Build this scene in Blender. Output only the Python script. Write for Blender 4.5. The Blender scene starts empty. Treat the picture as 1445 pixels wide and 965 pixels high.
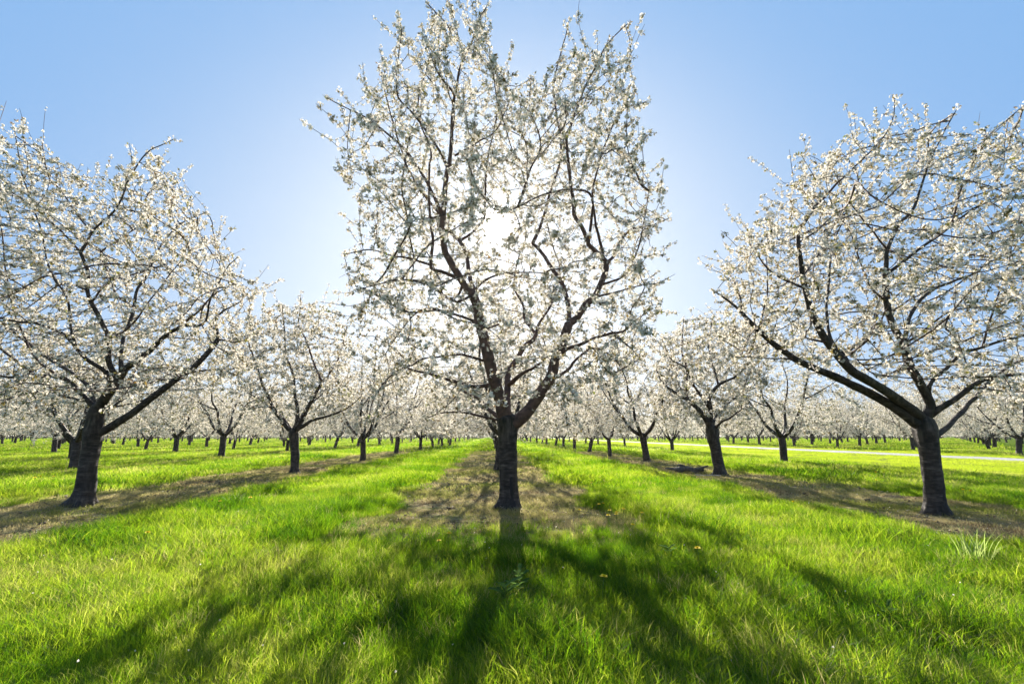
import bpy, math, random, time
import numpy as np
from mathutils import Vector, Matrix, kdtree, noise as mnoise
T0 = time.time()
R = math.radians
scene = bpy.context.scene
COL = scene.collection
rng = np.random.default_rng(7)
random.seed(7)

# ------------------------------------------------------------------ camera
W0, H0, F0 = 1445.0, 965.0, 642.0
EYE = np.array([0.0, 0.0, 1.0])
PITCH = math.atan((614.5 - 482.5) / F0)
YAW = math.atan((722.5 - 697.0) / F0)
cam_d = bpy.data.cameras.new('camera')
cam_d.sensor_width = 36.0
cam_d.lens = F0 / W0 * 36.0
cam_d.clip_start = 0.05
cam_d.clip_end = 6000
cam = bpy.data.objects.new('camera', cam_d)
cam.location = EYE
cam.rotation_euler = (math.pi / 2 + PITCH, 0, -YAW)
COL.objects.link(cam)
scene.camera = cam

# ------------------------------------------------------------------ sky, sun, exposure
SUN_EL = 25.8
EXPOSURE = 1.45
s_dir = Vector((0.0, math.cos(R(SUN_EL)), math.sin(R(SUN_EL))))
world = bpy.data.worlds.new('World')
scene.world = world
world.use_nodes = True
wn = world.node_tree
for n in list(wn.nodes):
    wn.nodes.remove(n)
out = wn.nodes.new('ShaderNodeOutputWorld')
bg = wn.nodes.new('ShaderNodeBackground')
sky = wn.nodes.new('ShaderNodeTexSky')
sky.sky_type = 'NISHITA'
sky.sun_disc = False
sky.sun_elevation = R(SUN_EL)
sky.sun_rotation = 0.0
sky.altitude = 200
sky.air_density = 1.0
sky.dust_density = 1.2
sky.ozone_density = 2.2
bg.inputs['Strength'].default_value = 0.1
# the bright aureole round the sun disc, part of the sky itself
tc = wn.nodes.new('ShaderNodeTexCoord')
dot = wn.nodes.new('ShaderNodeVectorMath'); dot.operation = 'DOT_PRODUCT'
nrm = wn.nodes.new('ShaderNodeVectorMath'); nrm.operation = 'NORMALIZE'
wn.links.new(tc.outputs['Generated'], nrm.inputs[0])
wn.links.new(nrm.outputs[0], dot.inputs[0])
dot.inputs[1].default_value = s_dir
def wmath(op, a, b, clamp=False):
    m = wn.nodes.new('ShaderNodeMath'); m.operation = op; m.use_clamp = clamp
    for i, v in enumerate((a, b)):
        if v is None: continue
        if isinstance(v, (int, float)): m.inputs[i].default_value = v
        else: wn.links.new(v, m.inputs[i])
    return m.outputs[0]
cosang = wmath('MINIMUM', wmath('MAXIMUM', dot.outputs['Value'], -1.0), 1.0)
ang_deg = wmath('MULTIPLY', wmath('ARCCOSINE', cosang, None), 57.29578)
sepw = wn.nodes.new('ShaderNodeSeparateXYZ'); wn.links.new(nrm.outputs[0], sepw.inputs[0])
el_deg = wmath('MULTIPLY', wmath('ARCSINE', sepw.outputs['Z'], None), 57.29578)
el_pos = wmath('MAXIMUM', el_deg, 0.0)
lg = wmath('SUBTRACT', 5.55, wmath('ADD', wmath('MULTIPLY', ang_deg, 0.12), wmath('MULTIPLY', el_pos, 0.08)))
w_pale = wmath('DIVIDE', 1.0, wmath('ADD', 1.0, wmath('POWER', 2.71828, wmath('MULTIPLY', lg, -1.0))))
w_hor = wmath('MULTIPLY', wmath('POWER', 2.71828, wmath('DIVIDE', el_pos, -9.0)), 0.85)
w_all = wmath('MAXIMUM', w_pale, w_hor)
clear = wn.nodes.new('ShaderNodeMix'); clear.data_type = 'RGBA'
def wsock(nd, nm, typ): return [i for i in nd.inputs if i.name == nm and i.type == typ][0]
SK = 10.0 / 2 ** EXPOSURE
wsock(clear, 'A', 'RGBA').default_value = (0.235 * SK, 0.475 * SK, 0.85 * SK, 1)
wsock(clear, 'B', 'RGBA').default_value = (0.71 * SK, 0.81 * SK, 0.93 * SK, 1)
wn.links.new(w_all, wsock(clear, 'Factor', 'VALUE'))
blend = wn.nodes.new('ShaderNodeMix'); blend.data_type = 'RGBA'
wsock(blend, 'Factor', 'VALUE').default_value = 0.05
wn.links.new([o_ for o_ in clear.outputs if o_.type == 'RGBA'][0], wsock(blend, 'A', 'RGBA'))
wn.links.new(sky.outputs[0], wsock(blend, 'B', 'RGBA'))
g1 = wmath('MULTIPLY', wmath('POWER', 2.71828, wmath('DIVIDE', wmath('MULTIPLY', ang_deg, ang_deg), -1.6)), 260.0)
g2 = wmath('MULTIPLY', wmath('POWER', 2.71828, wmath('DIVIDE', ang_deg, -1.0)), 5.0)
g3 = wmath('MULTIPLY', wmath('POWER', 2.71828, wmath('DIVIDE', ang_deg, -4.0)), 0.25)
gs = wmath('ADD', wmath('ADD', g1, g2), g3)
gcol = wn.nodes.new('ShaderNodeVectorMath'); gcol.operation = 'SCALE'
gcol.inputs[0].default_value = (1.0, 0.97, 0.93)
wn.links.new(gs, gcol.inputs['Scale'])
addv = wn.nodes.new('ShaderNodeVectorMath'); addv.operation = 'ADD'
wn.links.new([o_ for o_ in blend.outputs if o_.type == 'RGBA'][0], addv.inputs[0])
wn.links.new(gcol.outputs[0], addv.inputs[1])
wn.links.new(addv.outputs[0], bg.inputs['Color'])
wn.links.new(bg.outputs[0], out.inputs['Surface'])

sun_d = bpy.data.lights.new('sun', 'SUN')
sun_d.energy = 5.0
sun_d.angle = R(0.53)
sun_d.color = (1.0, 0.93, 0.82)
sun = bpy.data.objects.new('sun', sun_d)
sun.rotation_euler = s_dir.to_track_quat('Z', 'Y').to_euler()
sun.location = (0, 0, 30)
COL.objects.link(sun)

scene.render.engine = 'CYCLES'
scene.view_settings.view_transform = 'Standard'
scene.view_settings.look = 'None'
scene.view_settings.exposure = EXPOSURE
scene.view_settings.gamma = 1.0
scene.cycles.max_bounces = 5
scene.cycles.diffuse_bounces = 3
scene.cycles.glossy_bounces = 1
scene.cycles.transmission_bounces = 3
scene.cycles.transparent_max_bounces = 4

# ------------------------------------------------------------------ helpers
def ray(px, py):
    x = (px - W0 / 2) / F0
    y = -(py - H0 / 2) / F0
    cp, sp = math.cos(PITCH), math.sin(PITCH)
    fx, fy, fz = x, cp - y * sp, sp + y * cp
    cy, sy = math.cos(YAW), math.sin(YAW)
    return np.array([fx * cy + fy * sy, -fx * sy + fy * cy, fz])
def ground_at(px, py):
    d = ray(px, py); t = -EYE[2] / d[2]
    return EYE + d * t
def at(px, py, Y):
    d = ray(px, py); t = (Y - EYE[1]) / d[1]
    return EYE + d * t
def project(P):
    P = np.asarray(P, float) - EYE
    cy, sy = math.cos(YAW), math.sin(YAW)
    x = P[..., 0] * cy - P[..., 1] * sy
    f = P[..., 0] * sy + P[..., 1] * cy
    cp, sp = math.cos(PITCH), math.sin(PITCH)
    d = f * cp + P[..., 2] * sp
    u = -f * sp + P[..., 2] * cp
    d = np.where(d > 0.05, d, 0.05)
    return W0 / 2 + F0 * x / d, H0 / 2 - F0 * u / d, d

def build_mesh(name, V, faces, mats, smooth=False, mat_idx=None):
    """V (n,3); faces: list of int arrays (m,k)"""
    me = bpy.data.meshes.new(name)
    V = np.asarray(V, np.float32)
    faces = [np.asarray(f, np.int32) for f in faces if len(f)]
    me.vertices.add(len(V)); me.vertices.foreach_set('co', V.ravel())
    nl = sum(f.size for f in faces); npoly = sum(len(f) for f in faces)
    me.loops.add(nl); me.polygons.add(npoly)
    me.loops.foreach_set('vertex_index', np.concatenate([f.ravel() for f in faces]))
    starts = []; s = 0
    for f in faces:
        starts.append(s + np.arange(len(f)) * f.shape[1]); s += f.size
    me.polygons.foreach_set('loop_start', np.concatenate(starts).astype(np.int32))
    if mat_idx is not None:
        me.polygons.foreach_set('material_index', np.asarray(mat_idx, np.int32))
    me.polygons.foreach_set('use_smooth', np.full(npoly, smooth, bool))
    for m in (mats if isinstance(mats, (list, tuple)) else [mats]):
        me.materials.append(m)
    me.update(calc_edges=True)
    return me
def link(name, me, parent=None, loc=(0, 0, 0), **props):
    o = bpy.data.objects.new(name, me)
    o.location = loc
    COL.objects.link(o)
    if parent is not None: o.parent = parent
    for k, v in props.items(): o[k] = v
    return o

class MB:
    def __init__(s): s.V = []; s.Q = []; s.T = []; s.n = 0
    def add(s, V, Q=None, T=None):
        V = np.asarray(V, float)
        if Q is not None and len(Q): s.Q.append(np.asarray(Q, int) + s.n)
        if T is not None and len(T): s.T.append(np.asarray(T, int) + s.n)
        s.V.append(V); s.n += len(V)
    def tube(s, P, r, sides=6, cap=True, radial=None):
        P = np.asarray(P, float); n = len(P)
        r = np.broadcast_to(np.asarray(r, float), (n,))
        t = np.gradient(P, axis=0)
        t /= np.linalg.norm(t, axis=1)[:, None] + 1e-9
        a = np.array([1.0, 0, 0]) if abs(t[0, 0]) < 0.8 else np.array([0, 1.0, 0])
        U = np.zeros((n, 3)); u = a - t[0] * a.dot(t[0]); u /= np.linalg.norm(u)
        for i in range(n):
            u = u - t[i] * u.dot(t[i]); u /= np.linalg.norm(u) + 1e-9; U[i] = u
        B = np.cross(t, U)
        ang = np.arange(sides) * 2 * math.pi / sides
        ca, sa = np.cos(ang), np.sin(ang)
        rr = r[:, None] * (np.ones((n, sides)) if radial is None else radial)
        V = P[:, None, :] + rr[..., None] * (ca[None, :, None] * U[:, None, :] + sa[None, :, None] * B[:, None, :])
        i = np.arange(n - 1)[:, None] * sides; j = np.arange(sides)[None, :]; j2 = (j + 1) % sides
        Q = np.stack([i + j, i + j2, i + sides + j2, i + sides + j], -1).reshape(-1, 4)
        V = V.reshape(-1, 3); T = None
        if cap:
            V = np.vstack([V, P[-1:] + t[-1:] * r[-1] * 0.6])
            b = (n - 1) * sides
            T = np.stack([b + j[0], b + j2[0], np.full(sides, n * sides)], -1)
        s.add(V, Q, T)
    def mesh(s, name, mat, smooth=False):
        f = []
        if s.Q: f.append(np.concatenate(s.Q))
        if s.T: f.append(np.concatenate(s.T))
        return build_mesh(name, np.concatenate(s.V), f, mat, smooth)

def catmull(P, step):
    P = np.asarray(P, float)
    if len(P) < 2: return P
    E = np.vstack([2 * P[0] - P[1], P, 2 * P[-1] - P[-2]])
    res = []
    for i in range(1, len(E) - 2):
        p0, p1, p2, p3 = E[i - 1], E[i], E[i + 1], E[i + 2]
        L = np.linalg.norm((p2 - p1)[:3]); k = max(1, int(round(L / step)))
        for q in range(k):
            t = q / k
            res.append(0.5 * ((2 * p1) + (-p0 + p2) * t + (2 * p0 - 5 * p1 + 4 * p2 - p3) * t * t + (-p0 + 3 * p1 - 3 * p2 + p3) * t ** 3))
    res.append(P[-1])
    return np.array(res)

# ------------------------------------------------------------------ materials
def new_mat(name):
    m = bpy.data.materials.new(name); m.use_nodes = True
    nt = m.node_tree
    for n in list(nt.nodes): nt.nodes.remove(n)
    return m, nt
class NG:
    def __init__(s, nt): s.nt = nt
    def n(s, typ, **kw):
        nd = s.nt.nodes.new(typ)
        for k, v in kw.items(): setattr(nd, k, v)
        return nd
    def l(s, a, b): s.nt.links.new(a, b)
    def noise(s, vec, scale, detail=3, rough=0.5, dim='3D'):
        nd = s.n('ShaderNodeTexNoise'); nd.noise_dimensions = dim
        nd.inputs['Scale'].default_value = scale; nd.inputs['Detail'].default_value = detail
        nd.inputs['Roughness'].default_value = rough
        if vec is not None: s.l(vec, nd.inputs['Vector'])
        return nd.outputs['Fac']
    def ramp(s, fac, stops):
        r = s.n('ShaderNodeValToRGB')
        while len(r.color_ramp.elements) > 1: r.color_ramp.elements.remove(r.color_ramp.elements[-1])
        r.color_ramp.elements[0].position = stops[0][0]; r.color_ramp.elements[0].color = (*stops[0][1], 1)
        for p, c in stops[1:]:
            e = r.color_ramp.elements.new(p); e.color = (*c, 1)
        s.l(fac, r.inputs['Fac']); return r.outputs['Color']
    def math(s, op, a, b=None, clamp=False):
        m = s.n('ShaderNodeMath', operation=op, use_clamp=clamp)
        for i, v in enumerate((a, b)):
            if v is None: continue
            if isinstance(v, (int, float)): m.inputs[i].default_value = v
            else: s.l(v, m.inputs[i])
        return m.outputs[0]
    def mix(s, fac, a, b, blend='MIX'):
        m = s.n('ShaderNodeMix', data_type='RGBA', blend_type=blend)
        for nm, v in (('Factor', fac), ('A', a), ('B', b)):
            ip = [i for i in m.inputs if i.name == nm and (i.type == 'RGBA' or nm == 'Factor' and i.type == 'VALUE')][0]
            if isinstance(v, (int, float)): ip.default_value = v
            elif isinstance(v, tuple): ip.default_value = (*v, 1)
            else: s.l(v, ip)
        return [o for o in m.outputs if o.type == 'RGBA'][0]

def bark_material():
    m, nt = new_mat('cherry_bark'); g = NG(nt)
    tc = g.n('ShaderNodeTexCoord')
    mp = g.n('ShaderNodeMapping'); mp.inputs['Scale'].default_value = (4, 4, 17)
    g.l(tc.outputs['Object'], mp.inputs['Vector'])
    n1 = g.noise(mp.outputs[0], 1.6, 5, 0.65)
    n2 = g.noise(tc.outputs['Object'], 9, 5, 0.6)
    n3 = g.noise(tc.outputs['Object'], 2.0, 3, 0.5)
    mpv = g.n('ShaderNodeMapping'); mpv.inputs['Scale'].default_value = (14, 14, 3)
    g.l(tc.outputs['Object'], mpv.inputs['Vector'])
    n4 = g.noise(mpv.outputs[0], 1.3, 4, 0.6)
    c = g.ramp(n1, [(0.34, (0.008, 0.006, 0.005)), (0.48, (0.034, 0.025, 0.020)), (0.60, (0.095, 0.073, 0.060)), (0.74, (0.24, 0.205, 0.175))])
    c2 = g.ramp(n2, [(0.35, (0.014, 0.009, 0.008)), (0.7, (0.075, 0.052, 0.042))])
    c = g.mix(0.35, c, c2)
    c = g.mix(g.ramp(n3, [(0.42, (0, 0, 0)), (0.58, (0.75, 0.75, 0.75))]), c, g.ramp(n4, [(0.38, (0.006, 0.005, 0.004)), (0.50, (0.042, 0.030, 0.024)), (0.66, (0.13, 0.10, 0.085))]))
    c = g.mix(g.math('MULTIPLY', g.ramp(n3, [(0.55, (0, 0, 0)), (0.75, (1, 1, 1))]), 0.35), c, (0.06, 0.07, 0.035))
    bs = g.n('ShaderNodeBsdfPrincipled'); g.l(c, bs.inputs['Base Color']); bs.inputs['Roughness'].default_value = 0.72
    bs.inputs['Specular IOR Level'].default_value = 0.35
    h = g.math('ADD', g.math('MULTIPLY', n1, 0.7), g.math('ADD', g.math('MULTIPLY', n2, 0.5), g.math('MULTIPLY', n4, 0.5)))
    bp = g.n('ShaderNodeBump'); bp.inputs['Strength'].default_value = 0.9; bp.inputs['Distance'].default_value = 0.018
    g.l(h, bp.inputs['Height']); g.l(bp.outputs[0], bs.inputs['Normal'])
    o = g.n('ShaderNodeOutputMaterial'); g.l(bs.outputs[0], o.inputs[0])
    return m
def simple_bark(name, col, rough=0.8):
    m, nt = new_mat(name); g = NG(nt)
    tc = g.n('ShaderNodeTexCoord')
    n1 = g.noise(tc.outputs['Object'], 14, 3)
    c = g.ramp(n1, [(0.3, tuple(x * 0.5 for x in col)), (0.7, tuple(x * 1.5 for x in col))])
    bs = g.n('ShaderNodeBsdfPrincipled'); g.l(c, bs.inputs['Base Color']); bs.inputs['Roughness'].default_value = rough
    o = g.n('ShaderNodeOutputMaterial'); g.l(bs.outputs[0], o.inputs[0])
    return m
def leafy(name, stops, tr_stops, mixf, attr=None, scale=3.0, gloss=0.0, rough=0.4):
    """diffuse + translucent thin sheet"""
    m, nt = new_mat(name); g = NG(nt)
    if attr:
        a = g.n('ShaderNodeAttribute', attribute_type='INSTANCER', attribute_name=attr); fac = a.outputs['Fac']
    else:
        tc = g.n('ShaderNodeTexCoord'); fac = g.noise(tc.outputs['Object'], scale, 2)
    c1 = g.ramp(fac, stops); c2 = g.ramp(fac, tr_stops)
    d = g.n('ShaderNodeBsdfDiffuse'); g.l(c1, d.inputs['Color'])
    t = g.n('ShaderNodeBsdfTranslucent'); g.l(c2, t.inputs['Color'])
    mx = g.n('ShaderNodeMixShader'); mx.inputs[0].default_value = mixf
    g.l(d.outputs[0], mx.inputs[1]); g.l(t.outputs[0], mx.inputs[2])
    sh = mx.outputs[0]
    if gloss > 0:
        gl = g.n('ShaderNodeBsdfGlossy'); gl.inputs['Roughness'].default_value = rough
        gl.inputs['Color'].default_value = (0.9, 0.95, 0.85, 1)
        m2 = g.n('ShaderNodeMixShader'); m2.inputs[0].default_value = gloss
        g.l(sh, m2.inputs[1]); g.l(gl.outputs[0], m2.inputs[2]); sh = m2.outputs[0]
    o = g.n('ShaderNodeOutputMaterial'); g.l(sh, o.inputs[0])
    return m
M_BARK = bark_material()
M_TWIG = simple_bark('cherry_twig_bark', (0.075, 0.038, 0.030))
M_DEAD = simple_bark('dead_wood', (0.11, 0.095, 0.08))
M_SCAR = simple_bark('scarred_wood', (0.018, 0.013, 0.012))
M_LIMB = simple_bark('red_brown_limb_bark', (0.105, 0.056, 0.043))
M_PETAL = leafy('cherry_petals', [(0.2, (0.66, 0.615, 0.545)), (0.8, (0.80, 0.77, 0.715))],
                [(0.2, (0.72, 0.63, 0.51)), (0.8, (0.88, 0.835, 0.74))], 0.5)
M_LEAF = leafy('young_cherry_leaves', [(0.3, (0.07, 0.09, 0.02)), (0.7, (0.11, 0.07, 0.03))],
               [(0.3, (0.22, 0.25, 0.05)), (0.7, (0.30, 0.17, 0.06))], 0.45, gloss=0.05)

# ------------------------------------------------------------------ blossom templates
def rot_mats(n, r, up_bias=0.0):
    q = r.normal(size=(n, 4))
    q /= np.linalg.norm(q, axis=1)[:, None]
    w, x, y, z = q.T
    M = np.empty((n, 3, 3))
    M[:, 0, 0] = 1 - 2 * (y * y + z * z); M[:, 0, 1] = 2 * (x * y - z * w); M[:, 0, 2] = 2 * (x * z + y * w)
    M[:, 1, 0] = 2 * (x * y + z * w); M[:, 1, 1] = 1 - 2 * (x * x + z * z); M[:, 1, 2] = 2 * (y * z - x * w)
    M[:, 2, 0] = 2 * (x * z - y * w); M[:, 2, 1] = 2 * (y * z + x * w); M[:, 2, 2] = 1 - 2 * (x * x + y * y)
    return M
def flower(r, rad, petals=5):
    """shallow cup of open petals facing +Z, one face to a petal"""
    V = [(0, 0, 0)]; Q = []
    for k in range(petals):
        a = k * 2 * math.pi / petals + r.uniform(-.15, .15); d = 0.80 * math.pi / petals
        z = rad * r.uniform(0.15, 0.5); L = rad * r.uniform(0.95, 1.15)
        b = len(V)
        V += [(L * math.cos(a - d), L * math.sin(a - d), z), (L * math.cos(a + d), L * math.sin(a + d), z * 0.8)]
        Q.append((0, b, b + 1))
    return np.array(V), np.array(Q)
def basis_to(d):
    d = np.asarray(d, float); d = d / (np.linalg.norm(d) + 1e-9)
    a = np.array([0, 0, 1.0]) if abs(d[2]) < 0.9 else np.array([1.0, 0, 0])
    u = np.cross(a, d); u /= np.linalg.norm(u); v = np.cross(d, u)
    return np.stack([u, v, d], 1)
def cluster(r, nfl, spread, frad, petals=5):
    Vs = []; Qs = []; n = 0
    for i in range(nfl):
        d = r.normal(size=3); d /= np.linalg.norm(d)
        V, Q = flower(r, frad * r.uniform(0.85, 1.15), petals)
        V = V @ basis_to(d + r.normal(size=3) * 0.35).T + d * spread * r.uniform(0.6, 1.1)
        Vs.append(V); Qs.append(Q + n); n += len(V)
    return np.vstack(Vs), np.vstack(Qs)
def leaf_cluster(r, nl, size):
    Vs = []; Ts = []; n = 0
    for i in range(nl):
        d = r.normal(size=3); d[2] = abs(d[2]); d /= np.linalg.norm(d)
        B = basis_to(d); w = size * 0.22
        V = np.array([(0, 0, 0), (w, size * .06, size * 0.5), (-w, size * .06, size * 0.5), (0, -size * .05, size)]) @ B.T
        Vs.append(V); Ts.append(np.array([(0, 1, 3), (0, 3, 2)]) + n); n += 4
    return np.vstack(Vs), np.vstack(Ts)
r0 = np.random.default_rng(3)
CL_HERO = [cluster(r0, k, 0.020, 0.0126, 5) for k in (5, 5, 5, 6)]
CL_MID = [cluster(r0, k, 0.040, 0.0215, 4) for k in (4, 5, 4)]
CL_FAR = [cluster(r0, 3, 0.12, 0.085, 3) for k in range(3)]
LF_HERO = [leaf_cluster(r0, 2, 0.042) for k in range(3)]
LF_MID = [leaf_cluster(r0, 2, 0.07) for k in range(3)]
def scatter_mesh(name, P, templates, scl, mat, r):
    P = np.asarray(P, float); pick = r.integers(0, len(templates), len(P)); Vs = []; Fs = []; n = 0
    for k, (TV, TF) in enumerate(templates):
        S = P[pick == k]
        if not len(S): continue
        M = rot_mats(len(S), r) * (scl * r.uniform(0.75, 1.25, len(S)))[:, None, None]
        V = np.einsum('nij,vj->nvi', M, TV) + S[:, None, :]
        F = TF[None] + (np.arange(len(S)) * len(TV))[:, None, None] + n
        Vs.append(V.reshape(-1, 3)); Fs.append(F.reshape(-1, TF.shape[1])); n += V.shape[0] * V.shape[1]
    return build_mesh(name, np.vstack(Vs), [np.vstack(Fs)], mat)

# ------------------------------------------------------------------ twig growth (space colonisation)
def grow(limb_pts, attr, step=0.13, kill=0.17, reach=0.9, iters=26, r=None, droop=-0.02):
    pos = [Vector(p) for p in limb_pts]; par = [-1] * len(pos)
    A = [Vector(a) for a in attr]
    for it in range(iters):
        kd = kdtree.KDTree(len(pos))
        for i, p in enumerate(pos): kd.insert(p, i)
        kd.balance()
        acc = {}; keep = []
        rr = reach if it < 8 else reach * 0.6
        for a in A:
            co, i, d = kd.find(a)
            if d < kill: continue
            keep.append(a)
            if d < rr or it < 3:
                v = (a - co) / d
                if i in acc: acc[i] += v
                else: acc[i] = v.copy()
        A = keep
        if not acc or not A: break
        new = []
        for i, v in acc.items():
            v = v.normalized() if v.length > 1e-4 else Vector((0, 0, 1))
            if par[i] >= 0:
                v = v + (pos[i] - pos[par[i]]).normalized() * 0.55
            v = v + Vector(r.normal(size=3) * 0.22); v.z += droop
            v.normalize()
            new.append((i, pos[i] + v * step * r.uniform(0.75, 1.2)))
        for i, p in new:
            pos.append(p); par.append(i)
    return np.array([tuple(p) for p in pos]), np.array(par)
def twig_mesh(name, pos, par, n0, r_tip=0.0022, sides=3, mat=None, expo=2.1):
    n = len(pos); kids = [[] for _ in range(n)]
    for i in range(n0, n): kids[par[i]].append(i)
    rad = np.full(n, r_tip)
    for i in range(n - 1, n0 - 1, -1):
        if kids[i]: rad[i] = sum(rad[k] ** expo for k in kids[i]) ** (1 / expo)
    mb = MB(); starts = []
    for i in range(n):
        if not kids[i]: continue
        ks = sorted(kids[i], key=lambda k: -rad[k])
        if i < n0: starts += [(i, k) for k in ks]
        else: starts += [(i, k) for k in ks[1:]]
    for i, k in starts:
        ch = [i, k]
        while kids[ch[-1]]: ch.append(max(kids[ch[-1]], key=lambda q: rad[q]))
        P = pos[ch]; rr = rad[ch].copy(); rr[0] = rr[1] * 1.1
        if len(P) > 2:
            P = P.copy(); P[1:-1] = 0.25 * P[:-2] + 0.5 * P[1:-1] + 0.25 * P[2:]
        rr[-1] *= 0.6
        mb.tube(P, rr, sides + (2 if rr[0] > 0.012 else 0), cap=False)
    return mb, rad

def trunk_radial(P, sides, r, seed, amp=0.085, ridge=0.045):
    n = len(P); M = np.ones((n, sides))
    for i in range(n):
        for j in range(sides):
            a = j * 2 * math.pi / sides
            M[i, j] += amp * 2 * mnoise.noise(Vector((math.cos(a) * 1.2 + seed, math.sin(a) * 1.2, P[i][2] * 3)))
            M[i, j] += ridge * mnoise.noise(Vector((math.cos(a) * 1.5, math.sin(a) * 1.5 + seed, P[i][2] * 34)))
            M[i, j] += ridge * 0.8 * mnoise.noise(Vector((math.cos(a) * 5, math.sin(a) * 5 + seed, P[i][2] * 14)))
    return M

# ------------------------------------------------------------------ traced trees
def tree_empty(loc, label, name='cherry_tree'):
    e = bpy.data.objects.new(name, None); e.location = loc; e.empty_display_size = 0.5
    COL.objects.link(e)
    e['label'] = label; e['category'] = 'tree'; e['group'] = 'blossoming cherry trees in the orchard'
    return e
def in_poly(x, y, poly):
    inside = np.zeros(x.shape, bool); n = len(poly)
    for i in range(n):
        x1, y1 = poly[i]; x2, y2 = poly[(i + 1) % n]
        if y1 == y2: continue
        c = ((y1 > y) != (y2 > y)) & (x < (x2 - x1) * (y - y1) / (y2 - y1) + x1)
        inside ^= c
    return inside

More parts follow.
